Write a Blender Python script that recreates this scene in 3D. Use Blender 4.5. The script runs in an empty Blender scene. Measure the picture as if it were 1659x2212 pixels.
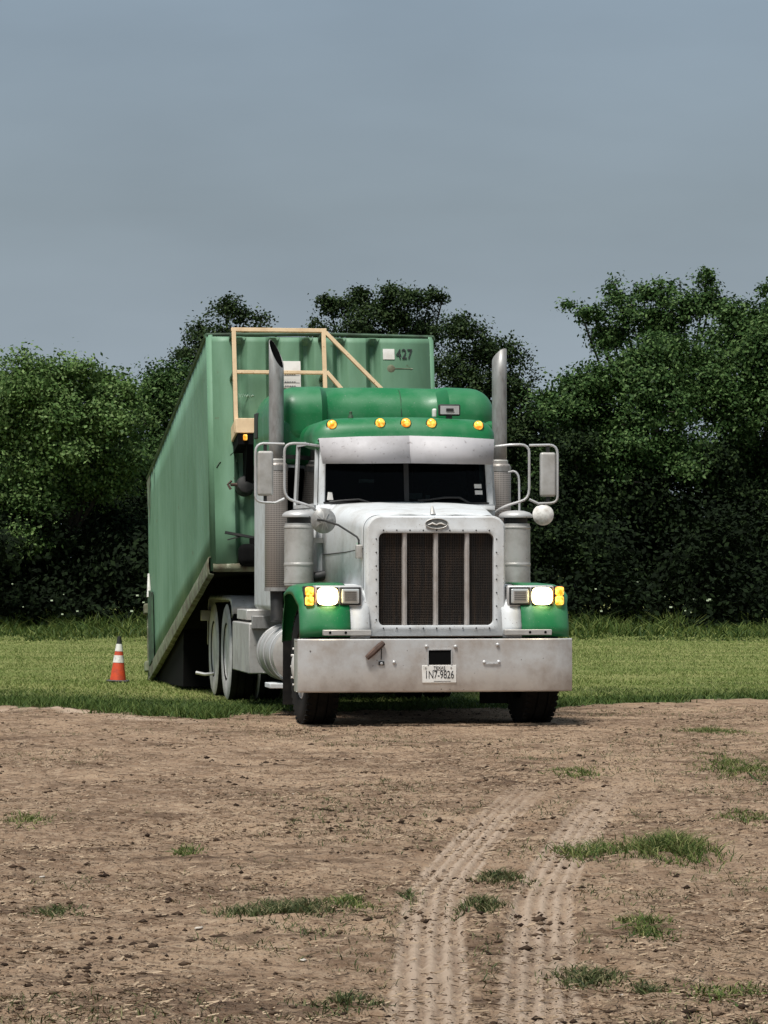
import bpy, bmesh, math, random
import numpy as np
from mathutils import Vector, Matrix

random.seed(7)
rng = np.random.default_rng(11)
R = math.radians
scene = bpy.context.scene
COL = scene.collection

# ------------------------------------------------------------------ camera, sky, sun, exposure
CAM_H = 1.4
cam_d = bpy.data.cameras.new("camera")
cam = bpy.data.objects.new("camera", cam_d)
COL.objects.link(cam)
cam.location = (0, 0, CAM_H)
cam.rotation_euler = (R(90.0 + 0.96), 0, 0)
cam_d.sensor_fit = 'VERTICAL'
cam_d.sensor_height = 36.0
cam_d.lens = 120.0
cam_d.clip_end = 3000
scene.camera = cam

world = bpy.data.worlds.new("World")
scene.world = world
world.use_nodes = True
wn, wl = world.node_tree.nodes, world.node_tree.links
wn.clear()
w_out = wn.new("ShaderNodeOutputWorld")
w_bg = wn.new("ShaderNodeBackground")
w_bg.inputs["Strength"].default_value = 1.0
w_tc = wn.new("ShaderNodeTexCoord")
w_sep = wn.new("ShaderNodeSeparateXYZ")
wl.new(w_tc.outputs["Generated"], w_sep.inputs[0])
w_ramp = wn.new("ShaderNodeValToRGB")
SKY = [(0.0, (0.093, 0.110, 0.125)), (0.075, (0.089, 0.107, 0.122)), (0.105, (0.079, 0.0965, 0.1095)),
       (0.165, (0.081, 0.1035, 0.1255)), (1.0, (0.074, 0.096, 0.118))]
for i_, (p_, c_) in enumerate(SKY):
    el_ = w_ramp.color_ramp.elements[0] if i_ == 0 else w_ramp.color_ramp.elements[-1] if i_ == len(SKY) - 1 else w_ramp.color_ramp.elements.new(p_)
    el_.position = p_
    el_.color = (c_[0], c_[1], c_[2], 1)
wl.new(w_sep.outputs["Z"], w_ramp.inputs[0])
w_map = wn.new("ShaderNodeMapping")
w_map.inputs["Scale"].default_value = (5.0, 5.0, 16.0)
wl.new(w_tc.outputs["Generated"], w_map.inputs[0])
w_noise = wn.new("ShaderNodeTexNoise")
w_noise.inputs["Scale"].default_value = 1.0
w_noise.inputs["Detail"].default_value = 5.0
wl.new(w_map.outputs[0], w_noise.inputs["Vector"])
w_r2 = wn.new("ShaderNodeMapRange")
w_r2.inputs["From Min"].default_value = 0.25
w_r2.inputs["From Max"].default_value = 0.75
w_r2.inputs["To Min"].default_value = 0.87
w_r2.inputs["To Max"].default_value = 1.13
wl.new(w_noise.outputs["Fac"], w_r2.inputs[0])
w_mul = wn.new("ShaderNodeVectorMath")
w_mul.operation = 'SCALE'
wl.new(w_ramp.outputs[0], w_mul.inputs[0])
wl.new(w_r2.outputs[0], w_mul.inputs["Scale"])
wl.new(w_mul.outputs[0], w_bg.inputs["Color"])
wl.new(w_bg.outputs[0], w_out.inputs[0])

sun_d = bpy.data.lights.new("sun", 'SUN')
sun_d.energy = 1.5
sun_d.angle = R(16)
sun_d.color = (1.0, 0.965, 0.91)
sun = bpy.data.objects.new("sun", sun_d)
COL.objects.link(sun)
SUN_EL, SUN_AZ = R(65), R(30)          # behind the camera, to its left
sdir = Vector((-math.sin(SUN_AZ) * math.cos(SUN_EL), -math.cos(SUN_AZ) * math.cos(SUN_EL), math.sin(SUN_EL)))
sun.rotation_euler = (-sdir).to_track_quat('-Z', 'Y').to_euler()
sun.location = (-8, -10, 30)

vs = scene.view_settings
vs.view_transform = 'Standard'
vs.look = 'None'
vs.exposure = 1.75
vs.gamma = 1.0
vs.use_curve_mapping = False

# ------------------------------------------------------------------ helpers
F_PX = 7373.0
HOR = 1230.0
CX = 829.5


def ground_pt(px, py):
    """photo pixel (1659 wide scale) on the ground -> world x, y"""
    d = F_PX * CAM_H / (py - HOR)
    return (px - CX) / F_PX * d, d


def at(px, py, d):
    return Vector(((px - CX) / F_PX * d, d, CAM_H + (HOR - py) * d / F_PX))


def tag(o, label=None, cat=None, group=None, kind=None):
    if label:
        o["label"] = label
    if cat:
        o["category"] = cat
    if group:
        o["group"] = group
    if kind:
        o["kind"] = kind
    return o


def empty(name, loc, rot=(0, 0, 0)):
    o = bpy.data.objects.new(name, None)
    o.empty_display_size = 0.3
    o.location = loc
    o.rotation_euler = rot
    COL.objects.link(o)
    return o


class MB:
    """collects geometry, then links it as one mesh object"""

    def __init__(self):
        self.v, self.f = [], []

    def add(self, verts, faces):
        n = len(self.v)
        self.v += [tuple(p) for p in verts]
        self.f += [tuple(i + n for i in f) for f in faces]
        return self

    def box(self, x0, x1, y0, y1, z0, z1):
        vs_ = [(x, y, z) for z in (z0, z1) for y in (y0, y1) for x in (x0, x1)]
        return self.add(vs_, [(0, 2, 3, 1), (4, 5, 7, 6), (0, 1, 5, 4), (2, 6, 7, 3), (0, 4, 6, 2), (1, 3, 7, 5)])

    def bar(self, a, b, w, h, up=(0, 0, 1)):
        a, b = Vector(a), Vector(b)
        d = (b - a).normalized()
        u = Vector(up)
        s = d.cross(u)
        if s.length < 1e-4:
            s = d.cross(Vector((1, 0, 0)))
        s.normalize()
        u = s.cross(d).normalized()
        vs_ = []
        for p in (a, b):
            for i, j in ((-1, -1), (1, -1), (1, 1), (-1, 1)):
                vs_.append(p + s * (i * w / 2) + u * (j * h / 2))
        return self.add(vs_, [(0, 1, 2, 3), (7, 6, 5, 4), (0, 4, 5, 1), (1, 5, 6, 2), (2, 6, 7, 3), (3, 7, 4, 0)])

    def prism(self, poly, axis, a0, a1):
        """poly: list of 2-D points in the other two axes (cyclic order x,y,z without axis)"""
        n = len(poly)
        vs_ = []
        for a in (a0, a1):
            for p, q in poly:
                vs_.append({'x': (a, p, q), 'y': (p, a, q), 'z': (p, q, a)}[axis])
        fs = [tuple(range(n)), tuple(range(2 * n - 1, n - 1, -1))]
        for i in range(n):
            j = (i + 1) % n
            fs.append((i, i + n, j + n, j))
        return self.add(vs_, fs)

    def tube(self, pts, r, n=10, caps=True):
        pts = [Vector(p) for p in pts]
        rs = r if isinstance(r, (list, tuple)) else [r] * len(pts)
        rings = []
        prev = None
        for i, p in enumerate(pts):
            if i == 0:
                d = pts[1] - p
            elif i == len(pts) - 1:
                d = p - pts[i - 1]
            else:
                d = (pts[i + 1] - p).normalized() + (p - pts[i - 1]).normalized()
            d.normalize()
            if prev is None:
                s = d.cross(Vector((0, 0, 1)))
                if s.length < 1e-3:
                    s = d.cross(Vector((1, 0, 0)))
            else:
                s = prev - d * prev.dot(d)
            s.normalize()
            prev = s
            u = d.cross(s)
            rings.append([p + (s * math.cos(2 * math.pi * k / n) + u * math.sin(2 * math.pi * k / n)) * rs[i] for k in range(n)])
        vs_ = [q for ring in rings for q in ring]
        fs = []
        for i in range(len(rings) - 1):
            for k in range(n):
                a, b = i * n + k, i * n + (k + 1) % n
                fs.append((a, b, b + n, a + n))
        if caps:
            fs.append(tuple(range(n - 1, -1, -1)))
            fs.append(tuple(range((len(rings) - 1) * n, len(rings) * n)))
        return self.add(vs_, fs)

    def lathe(self, prof, origin, axis, n=24, cap=True):
        """prof: (radius, distance along axis)"""
        o = Vector(origin)
        d = Vector(axis).normalized()
        s = d.cross(Vector((0, 0, 1)))
        if s.length < 1e-3:
            s = Vector((1, 0, 0))
        s.normalize()
        u = d.cross(s)
        vs_, fs = [], []
        for r, h in prof:
            for k in range(n):
                a = 2 * math.pi * k / n
                vs_.append(o + d * h + (s * math.cos(a) + u * math.sin(a)) * r)
        for i in range(len(prof) - 1):
            for k in range(n):
                a, b = i * n + k, i * n + (k + 1) % n
                fs.append((a, b, b + n, a + n))
        if cap:
            fs.append(tuple(range(n - 1, -1, -1)))
            fs.append(tuple(range((len(prof) - 1) * n, len(prof) * n)))
        return self.add(vs_, fs)

    def grid(self, rows):
        """rows: list of equally long point lists -> quad sheet"""
        n = len(rows[0])
        vs_ = [p for row in rows for p in row]
        fs = []
        for i in range(len(rows) - 1):
            for k in range(n - 1):
                a = i * n + k
                fs.append((a, a + 1, a + 1 + n, a + n))
        return self.add(vs_, fs)

    def rounded_box(self, x0, x1, y0, y1, z0, z1, r, n=10, warp=None):
        c = ((x0 + x1) / 2, (y0 + y1) / 2, (z0 + z1) / 2)
        h = ((x1 - x0) / 2, (y1 - y0) / 2, (z1 - z0) / 2)
        rr = r if isinstance(r, (tuple, list)) else (r, r, r)

        def coords(hh, q):
            a = [-hh + q * (1 - math.cos(t)) for t in np.linspace(0, math.pi / 2, 7)]
            m = list(np.linspace(-hh + q, hh - q, n))[1:-1]
            return a + m + [-t for t in reversed(a)]
        cs = [coords(h[i], rr[i]) for i in range(3)]
        bm = {}
        vs_, fs = [], []

        def vid(p):
            key = tuple(round(t, 6) for t in p)
            if key not in bm:
                bm[key] = len(vs_)
                q = []
                for i in range(3):
                    lim = h[i] - rr[i]
                    q.append(max(-lim, min(lim, p[i])))
                e = [(p[i] - q[i]) / rr[i] for i in range(3)]
                ln = math.sqrt(sum(t * t for t in e))
                if ln > 1e-6:
                    m = max(abs(t) for t in e)
                    e = [t / ln * min(1.0, ln if m < 1 and ln < 1 else 1.0) for t in e]
                w = [c[i] + q[i] + e[i] * rr[i] for i in range(3)]
                if warp:
                    w = warp(w)
                vs_.append(tuple(w))
            return bm[key]
        for ax in range(3):
            o1, o2 = [(1, 2), (2, 0), (0, 1)][ax]
            for sgn in (-1, 1):
                A, B = cs[o1], cs[o2]
                for i in range(len(A) - 1):
                    for j in range(len(B) - 1):
                        ids = []
                        for (ii, jj) in ((i, j), (i + 1, j), (i + 1, j + 1), (i, j + 1)):
                            p = [0, 0, 0]
                            p[ax] = sgn * h[ax]
                            p[o1] = A[ii]
                            p[o2] = B[jj]
                            ids.append(vid(p))
                        if sgn < 0:
                            ids.reverse()
                        if len(set(ids)) == 4:
                            fs.append(tuple(ids))
        return self.add(vs_, fs)

    def build(self, name, mat, parent=None, smooth=True, bevel=0, solid=0, kind=None, label=None):
        me = bpy.data.meshes.new(name)
        me.from_pydata(self.v, [], self.f)
        bm = bmesh.new()
        bm.from_mesh(me)
        bmesh.ops.recalc_face_normals(bm, faces=bm.faces)
        if smooth:
            for f in bm.faces:
                f.smooth = True
            for e in bm.edges:
                if len(e.link_faces) == 2:
                    if e.link_faces[0].normal.angle(e.link_faces[1].normal, 0) > R(38):
                        e.smooth = False
        bm.to_mesh(me)
        bm.free()
        me.materials.append(mat)
        o = bpy.data.objects.new(name, me)
        COL.objects.link(o)
        if parent:
            o.parent = parent
        if solid:
            m = o.modifiers.new("solid", 'SOLIDIFY')
            m.thickness = solid
            m.offset = 0
        if bevel:
            m = o.modifiers.new("bevel", 'BEVEL')
            m.width = bevel
            m.segments = 2
            m.limit_method = 'ANGLE'
            m.angle_limit = R(40)
        if kind:
            o["kind"] = kind
        if label:
            o["label"] = label
        return o


def raw_mesh(name, verts, faces_flat, nper, mat, parent=None, attrs=None, smooth=False):
    """fast numpy mesh: verts (N,3), faces (M,nper)"""
    me = bpy.data.meshes.new(name)
    verts = np.asarray(verts, dtype=np.float32)
    faces_flat = np.asarray(faces_flat, dtype=np.int32)
    m = faces_flat.size // nper
    me.vertices.add(len(verts))
    me.vertices.foreach_set("co", verts.ravel())
    me.loops.add(m * nper)
    me.loops.foreach_set("vertex_index", faces_flat.ravel())
    me.polygons.add(m)
    me.polygons.foreach_set("loop_start", np.arange(0, m * nper, nper, dtype=np.int32))
    if smooth:
        me.polygons.foreach_set("use_smooth", np.ones(m, dtype=bool))
    for k, a in (attrs or {}).items():
        at_ = me.attributes.new(k, 'FLOAT', 'POINT')
        at_.data.foreach_set("value", np.asarray(a, dtype=np.float32))
    me.update(calc_edges=True)
    me.materials.append(mat)
    o = bpy.data.objects.new(name, me)
    COL.objects.link(o)
    if parent:
        o.parent = parent
    return o


def text_part(name, body, size, mat, parent, loc, rot, sx=1.0, ext=0.0008):
    cu = bpy.data.curves.new(name, 'FONT')
    cu.body = body
    cu.size = size
    cu.extrude = ext
    cu.align_x = 'CENTER'
    cu.align_y = 'CENTER'
    tmp = bpy.data.objects.new(name + "_tmp", cu)
    COL.objects.link(tmp)
    dg = bpy.context.evaluated_depsgraph_get()
    me = bpy.data.meshes.new_from_object(tmp.evaluated_get(dg))
    bpy.data.objects.remove(tmp)
    me.name = name
    me.materials.clear()
    me.materials.append(mat)
    o = bpy.data.objects.new(name, me)
    COL.objects.link(o)
    o.parent = parent
    o.location = loc
    o.rotation_euler = rot
    o.scale = (sx, 1, 1)
    return o


# ------------------------------------------------------------------ numpy noise
_tab = rng.random((256, 256)).astype(np.float32)


def vnoise(x, y):
    xi, yi = np.floor(x).astype(int), np.floor(y).astype(int)
    fx, fy = x - xi, y - yi
    fx = fx * fx * (3 - 2 * fx)
    fy = fy * fy * (3 - 2 * fy)
    a = _tab[xi & 255, yi & 255]
    b = _tab[(xi + 1) & 255, yi & 255]
    c = _tab[xi & 255, (yi + 1) & 255]
    d = _tab[(xi + 1) & 255, (yi + 1) & 255]
    return (a * (1 - fx) + b * fx) * (1 - fy) + (c * (1 - fx) + d * fx) * fy


def fbm(x, y, oct=4):
    s, a, t = 0.0, 1.0, 0.0
    for i in range(oct):
        s = s + a * vnoise(x * 2 ** i + 17.3 * i, y * 2 ** i + 5.1 * i)
        t += a
        a *= 0.5
    return s / t


# ------------------------------------------------------------------ materials
def new_mat(name):
    m = bpy.data.materials.new(name)
    m.use_nodes = True
    nt = m.node_tree
    return m, nt.nodes, nt.links, nt.nodes["Principled BSDF"]


def c4(c):
    return (c[0], c[1], c[2], 1)


def simple(name, col, rough=0.5, metal=0.0, coat=0.0, spec=0.5):
    m, n, l, b = new_mat(name)
    b.inputs["Base Color"].default_value = c4(col)
    b.inputs["Roughness"].default_value = rough
    b.inputs["Metallic"].default_value = metal
    b.inputs["Coat Weight"].default_value = coat
    b.inputs["Specular IOR Level"].default_value = spec
    return m


def worn(name, col, col2, rough=0.5, metal=0.0, coat=0.0, scale=4.0, lo=0.45, hi=0.7, stretch=(1, 1, 1), spot=None,
         spot_scale=30.0, spot_lo=0.66, bump=0.0, bump_scale=60.0, spec=0.5):
    """paint or metal with grime: base colour, second colour by noise, optional dark spots, light bump"""
    m, n, l, b = new_mat(name)
    tc = n.new("ShaderNodeTexCoord")
    mp = n.new("ShaderNodeMapping")
    mp.inputs["Scale"].default_value = stretch
    l.new(tc.outputs["Object"], mp.inputs[0])
    nz = n.new("ShaderNodeTexNoise")
    nz.inputs["Scale"].default_value = scale
    nz.inputs["Detail"].default_value = 8
    nz.inputs["Roughness"].default_value = 0.62
    l.new(mp.outputs[0], nz.inputs["Vector"])
    mr = n.new("ShaderNodeMapRange")
    mr.inputs["From Min"].default_value = lo
    mr.inputs["From Max"].default_value = hi
    l.new(nz.outputs["Fac"], mr.inputs[0])
    mx = n.new("ShaderNodeMix")
    mx.data_type = 'RGBA'
    mx.inputs["A"].default_value = c4(col)
    mx.inputs["B"].default_value = c4(col2)
    l.new(mr.outputs[0], mx.inputs["Factor"])
    out = mx.outputs["Result"]
    if spot:
        n2 = n.new("ShaderNodeTexNoise")
        n2.inputs["Scale"].default_value = spot_scale
        n2.inputs["Detail"].default_value = 3
        l.new(tc.outputs["Object"], n2.inputs["Vector"])
        m2 = n.new("ShaderNodeMapRange")
        m2.inputs["From Min"].default_value = spot_lo
        m2.inputs["From Max"].default_value = spot_lo + 0.06
        l.new(n2.outputs["Fac"], m2.inputs[0])
        mx2 = n.new("ShaderNodeMix")
        mx2.data_type = 'RGBA'
        mx2.inputs["B"].default_value = c4(spot)
        l.new(m2.outputs[0], mx2.inputs["Factor"])
        l.new(out, mx2.inputs["A"])
        out = mx2.outputs["Result"]
    l.new(out, b.inputs["Base Color"])
    rr_ = n.new("ShaderNodeMapRange")
    rr_.inputs["From Min"].default_value = 0.3
    rr_.inputs["From Max"].default_value = 0.7
    rr_.inputs["To Min"].default_value = max(0.0, rough - 0.10)
    rr_.inputs["To Max"].default_value = min(1.0, rough + 0.22)
    l.new(nz.outputs["Fac"], rr_.inputs[0])
    l.new(rr_.outputs[0], b.inputs["Roughness"])
    b.inputs["Metallic"].default_value = metal
    b.inputs["Coat Weight"].default_value = coat
    b.inputs["Coat Roughness"].default_value = 0.25
    b.inputs["Specular IOR Level"].default_value = spec
    if bump:
        nb = n.new("ShaderNodeTexNoise")
        nb.inputs["Scale"].default_value = bump_scale
        nb.inputs["Detail"].default_value = 4
        l.new(tc.outputs["Object"], nb.inputs["Vector"])
        bp = n.new("ShaderNodeBump")
        bp.inputs["Strength"].default_value = bump
        bp.inputs["Distance"].default_value = 0.01
        l.new(nb.outputs["Fac"], bp.inputs["Height"])
        l.new(bp.outputs[0], b.inputs["Normal"])
    return m


def emit(name, col, strength, base=None):
    m, n, l, b = new_mat(name)
    b.inputs["Base Color"].default_value = c4(base or col)
    b.inputs["Emission Color"].default_value = c4(col)
    b.inputs["Emission Strength"].default_value = strength
    b.inputs["Roughness"].default_value = 0.25
    return m


def leaf_mat(name, c1, c2, c3, trans=0.25, rough=0.55):
    m, n, l, b = new_mat(name)
    g = n.new("ShaderNodeNewGeometry")
    rp = n.new("ShaderNodeValToRGB")
    rp.color_ramp.elements[0].color = c4(c1)
    rp.color_ramp.elements[1].color = c4(c3)
    e = rp.color_ramp.elements.new(0.55)
    e.color = c4(c2)
    l.new(g.outputs["Random Per Island"], rp.inputs[0])
    l.new(rp.outputs[0], b.inputs["Base Color"])
    b.inputs["Roughness"].default_value = rough
    b.inputs["Specular IOR Level"].default_value = 0.12
    if trans:
        out = n["Material Output"]
        tr = n.new("ShaderNodeBsdfTranslucent")
        l.new(rp.outputs[0], tr.inputs["Color"])
        mx = n.new("ShaderNodeMixShader")
        mx.inputs[0].default_value = trans
        l.new(b.outputs[0], mx.inputs[1])
        l.new(tr.outputs[0], mx.inputs[2])
        l.new(mx.outputs[0], out.inputs["Surface"])
    return m


M = {}
M['white'] = worn("white_paint", (0.62, 0.64, 0.65), (0.42, 0.41, 0.39), 0.5, coat=0.05, scale=4.5, lo=0.44, hi=0.76,
                  spot=(0.26, 0.235, 0.21), spot_scale=62, spot_lo=0.665)
M['chrome_dull'] = worn("dull_polished_steel", (0.55, 0.55, 0.55), (0.36, 0.34, 0.32), 0.42, metal=0.35, scale=3.0, lo=0.4,
                        hi=0.75, spot=(0.10, 0.09, 0.08), spot_scale=34, spot_lo=0.68, bump=0.15, bump_scale=9)
M['bumper'] = worn("dusty_bumper_steel", (0.70, 0.70, 0.69), (0.44, 0.38, 0.33), 0.36, metal=0.55, scale=3.5, lo=0.42, hi=0.70,
                   spot=(0.12, 0.10, 0.09), spot_scale=26, spot_lo=0.70, bump=0.35, bump_scale=3.0)
M['alu'] = worn("dusty_aluminium", (0.52, 0.51, 0.49), (0.30, 0.28, 0.25), 0.45, metal=0.35, scale=4, lo=0.4, hi=0.7,
                spot=(0.08, 0.07, 0.06), spot_scale=24, spot_lo=0.70, bump=0.15, bump_scale=14)
M['visor'] = worn("weathered_visor_steel", (0.47, 0.455, 0.465), (0.34, 0.32, 0.32), 0.6, metal=0.1, scale=3.0, lo=0.5, hi=0.8,
                    spot=(0.30, 0.28, 0.28), spot_scale=30, spot_lo=0.64)
M['tyre_dust'] = worn("pale_dust_on_rubber", (0.62, 0.60, 0.57), (0.30, 0.28, 0.26), 0.9, scale=5, lo=0.4, hi=0.75, spec=0.2)
M['pipe'] = worn("dull_exhaust_steel", (0.34, 0.34, 0.33), (0.20, 0.19, 0.18), 0.5, metal=0.4, scale=6, lo=0.4, hi=0.7,
                 stretch=(3, 3, 1))
M['green'] = worn("green_truck_paint", (0.006, 0.150, 0.043), (0.045, 0.185, 0.085), 0.40, coat=0.15, scale=3, lo=0.45, hi=0.75,
                  spot=(0.12, 0.20, 0.13), spot_scale=75, spot_lo=0.66, bump=0.06, bump_scale=8)
M['tank'] = worn("faded_green_tank_paint", (0.150, 0.290, 0.188), (0.075, 0.170, 0.090), 0.58, scale=1.1, lo=0.34, hi=0.70,
                 stretch=(2.2, 1.0, 0.45), spot=(0.10, 0.13, 0.07), spot_scale=7, spot_lo=0.70, bump=0.2, bump_scale=5)
M['tank_rust'] = worn("rusty_tank_edge", (0.19, 0.22, 0.135), (0.075, 0.058, 0.036), 0.75, scale=5, lo=0.36, hi=0.66,
                      spot=(0.32, 0.32, 0.24), spot_scale=11, spot_lo=0.62, bump=0.4, bump_scale=18)
M['tank_dark'] = worn("dark_green_steel", (0.035, 0.085, 0.04), (0.02, 0.03, 0.018), 0.6, scale=6)
M['yellow'] = worn("faded_yellow_paint", (0.74, 0.55, 0.34), (0.60, 0.42, 0.25), 0.6, scale=8, lo=0.45, hi=0.75,
                   spot=(0.28, 0.13, 0.06), spot_scale=30, spot_lo=0.69)
M['black'] = worn("black_steel", (0.012, 0.012, 0.012), (0.03, 0.028, 0.025), 0.55, scale=8)
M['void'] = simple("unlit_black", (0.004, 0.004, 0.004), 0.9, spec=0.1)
M['rubber'] = worn("tyre_rubber", (0.008, 0.0075, 0.007), (0.022, 0.02, 0.017), 0.85, scale=9, spec=0.2)
M['rubber_dust'] = worn("dusty_tyre_rubber", (0.22, 0.205, 0.19), (0.07, 0.065, 0.06), 0.85, scale=5, lo=0.4, hi=0.72, spec=0.2)
M['rim'] = worn("dusty_wheel_steel", (0.66, 0.64, 0.61), (0.40, 0.37, 0.34), 0.5, metal=0.15, scale=6)
M['grille'] = worn("rusty_grille_wire", (0.030, 0.024, 0.020), (0.070, 0.047, 0.032), 0.6, metal=0.2, scale=5, stretch=(6, 1, .6), spot=(0.4, 0.38, 0.35),
                   spot_scale=22, spot_lo=0.745)
M['grille_bar'] = worn("grille_bar_steel", (0.52, 0.49, 0.47), (0.26, 0.22, 0.19), 0.45, metal=0.35, scale=5, lo=0.35, hi=0.7,
                       stretch=(2, 2, 1))
M['amber_lit'] = emit("lit_amber_lens", (1.0, 0.42, 0.02), 0.9, (0.8, 0.3, 0.02))
M['amber'] = emit("amber_marker_lens", (1.0, 0.40, 0.06), 0.38, (0.75, 0.34, 0.05))
M['lamp'] = emit("lit_headlamp", (1.0, 0.93, 0.74), 16.0, (1, 1, 1))
m, n, l, b = new_mat("lit_headlamp_hot_spot")
tc = n.new("ShaderNodeTexCoord")
ln_ = n.new("ShaderNodeVectorMath")
ln_.operation = 'LENGTH'
l.new(tc.outputs["Object"], ln_.inputs[0])
rp = n.new("ShaderNodeValToRGB")
rp.color_ramp.elements[0].position = 0.055
rp.color_ramp.elements[0].color = (1.0, 0.95, 0.82, 1)
rp.color_ramp.elements[1].position = 0.118
rp.color_ramp.elements[1].color = (0.30, 0.17, 0.03, 1)
em = rp.color_ramp.elements.new(0.088)
em.color = (0.9, 0.72, 0.30, 1)
l.new(ln_.outputs["Value"], rp.inputs[0])
l.new(rp.outputs[0], b.inputs["Emission Color"])
b.inputs["Emission Strength"].default_value = 4.5
b.inputs["Base Color"].default_value = (0.9, 0.88, 0.8, 1)
b.inputs["Roughness"].default_value = 0.2
M['lamp'] = m
for nm_, st_ in (('amber', 0.42), ('amber_lit', 0.75)):
    m, n, l, b = new_mat(nm_ + "_patterned_lens")
    tc = n.new("ShaderNodeTexCoord")
    nz = n.new("ShaderNodeTexNoise")
    nz.inputs["Scale"].default_value = 34
    l.new(tc.outputs["Object"], nz.inputs["Vector"])
    rp = n.new("ShaderNodeValToRGB")
    rp.color_ramp.elements[0].position = 0.38
    rp.color_ramp.elements[0].color = (0.85, 0.22, 0.01, 1)
    rp.color_ramp.elements[1].position = 0.62
    rp.color_ramp.elements[1].color = (1.0, 0.62, 0.10, 1)
    l.new(nz.outputs["Fac"], rp.inputs[0])
    l.new(rp.outputs[0], b.inputs["Emission Color"])
    l.new(rp.outputs[0], b.inputs["Base Color"])
    b.inputs["Emission Strength"].default_value = st_ * 0.6
    b.inputs["Roughness"].default_value = 0.2
    M[nm_] = m
M['lens'] = simple("clear_lamp_lens", (0.55, 0.57, 0.56), 0.15, 0.3)
M['paper'] = worn("white_placard", (0.78, 0.76, 0.72), (0.6, 0.57, 0.52), 0.6, scale=6)
M['ink'] = simple("black_lettering", (0.012, 0.012, 0.014), 0.6)
M['pale_ink'] = simple("pale_green_chalk", (0.45, 0.62, 0.50), 0.8)
M['orange_cone'] = worn("orange_plastic", (0.66, 0.075, 0.022), (0.42, 0.06, 0.03), 0.55, scale=14)
M['cone_white'] = worn("white_reflective_band", (0.80, 0.78, 0.74), (0.5, 0.46, 0.42), 0.5, scale=18)
M['cone_black'] = simple("black_plastic", (0.02, 0.02, 0.018), 0.5)
M['seat'] = worn("grey_cloth", (0.05, 0.05, 0.055), (0.03, 0.03, 0.035), 0.9)
M['strap'] = worn("brown_leather_strap", (0.10, 0.06, 0.045), (0.05, 0.035, 0.03), 0.8, scale=12)
M['emblem'] = worn("worn_emblem_enamel", (0.17, 0.18, 0.175), (0.10, 0.09, 0.085), 0.35, metal=0.4, scale=20)
M['bark'] = worn("tree_bark", (0.055, 0.046, 0.036), (0.028, 0.023, 0.018), 0.9, scale=6, stretch=(3, 3, .5), bump=.5, bump_scale=20)
M['stone'] = worn("pale_pebble", (0.50, 0.45, 0.39), (0.34, 0.29, 0.24), 0.85, scale=30)

# perforated heat shield: rows of punched holes
m, n, l, b = new_mat("perforated_heat_shield")
tc = n.new("ShaderNodeTexCoord")
sp = n.new("ShaderNodeSeparateXYZ")
l.new(tc.outputs["Object"], sp.inputs[0])
an = n.new("ShaderNodeMath")
an.operation = 'ARCTAN2'
l.new(sp.outputs["Y"], an.inputs[0])
l.new(sp.outputs["X"], an.inputs[1])


def sinwave(sock, k):
    a = n.new("ShaderNodeMath")
    a.operation = 'MULTIPLY'
    a.inputs[1].default_value = k
    l.new(sock, a.inputs[0])
    s = n.new("ShaderNodeMath")
    s.operation = 'SINE'
    l.new(a.outputs[0], s.inputs[0])
    return s.outputs[0]


s1 = sinwave(an.outputs[0], 44)
s2 = sinwave(sp.outputs["Z"], 2 * math.pi / 0.019)
mu = n.new("ShaderNodeMath")
mu.operation = 'ADD'
l.new(s1, mu.inputs[0])
l.new(s2, mu.inputs[1])
mr = n.new("ShaderNodeMapRange")
mr.inputs["From Min"].default_value = 0.3
mr.inputs["From Max"].default_value = 0.7
l.new(mu.outputs[0], mr.inputs[0])
mx = n.new("ShaderNodeMix")
mx.data_type = 'RGBA'
mx.inputs["A"].default_value = (0.33, 0.30, 0.275, 1)
mx.inputs["B"].default_value = (0.10, 0.088, 0.078, 1)
l.new(mr.outputs[0], mx.inputs["Factor"])
l.new(mx.outputs["Result"], b.inputs["Base Color"])
b.inputs["Roughness"].default_value = 0.45
b.inputs["Metallic"].default_value = 0.3
M['shield'] = m

# tinted glass (thin pane)
m, n, l, b = new_mat("tinted_glass")
out = n["Material Output"]
tr = n.new("ShaderNodeBsdfTransparent")
tr.inputs["Color"].default_value = (0.10, 0.13, 0.135, 1)
gl = n.new("ShaderNodeBsdfGlossy")
gl.inputs["Roughness"].default_value = 0.04
fr = n.new("ShaderNodeFresnel")
fr.inputs["IOR"].default_value = 1.35
mx = n.new("ShaderNodeMixShader")
fm = n.new("ShaderNodeMath")
fm.operation = 'MULTIPLY'
fm.inputs[1].default_value = 0.35
l.new(fr.outputs[0], fm.inputs[0])
l.new(fm.outputs[0], mx.inputs[0])
l.new(tr.outputs[0], mx.inputs[1])
l.new(gl.outputs[0], mx.inputs[2])
l.new(mx.outputs[0], out.inputs["Surface"])
M['glass'] = m

M['leaf_light'] = leaf_mat("leaf_light", (0.038, 0.080, 0.020), (0.105, 0.180, 0.050), (0.20, 0.28, 0.105), 0.2)
M['leaf_mid'] = leaf_mat("leaf_mid", (0.016, 0.040, 0.010), (0.048, 0.098, 0.026), (0.115, 0.180, 0.06), 0.16)
M['leaf_dark'] = leaf_mat("leaf_dark", (0.010, 0.022, 0.008), (0.026, 0.048, 0.014), (0.060, 0.090, 0.030), 0.18)
M['leaf_shrub_shade'] = leaf_mat("leaf_shrub_shade", (0.005, 0.011, 0.004), (0.012, 0.024, 0.007), (0.035, 0.058, 0.017), 0.1, 0.8)  # near-black leaves paint in the shade under the trees
M['leaf_deep_shade'] = leaf_mat("leaf_deep_shade", (0.003, 0.006, 0.002), (0.006, 0.012, 0.004), (0.013, 0.024, 0.007), 0.05, 0.9)  # leaf colour taken near black for the deep shade below the crowns
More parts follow.
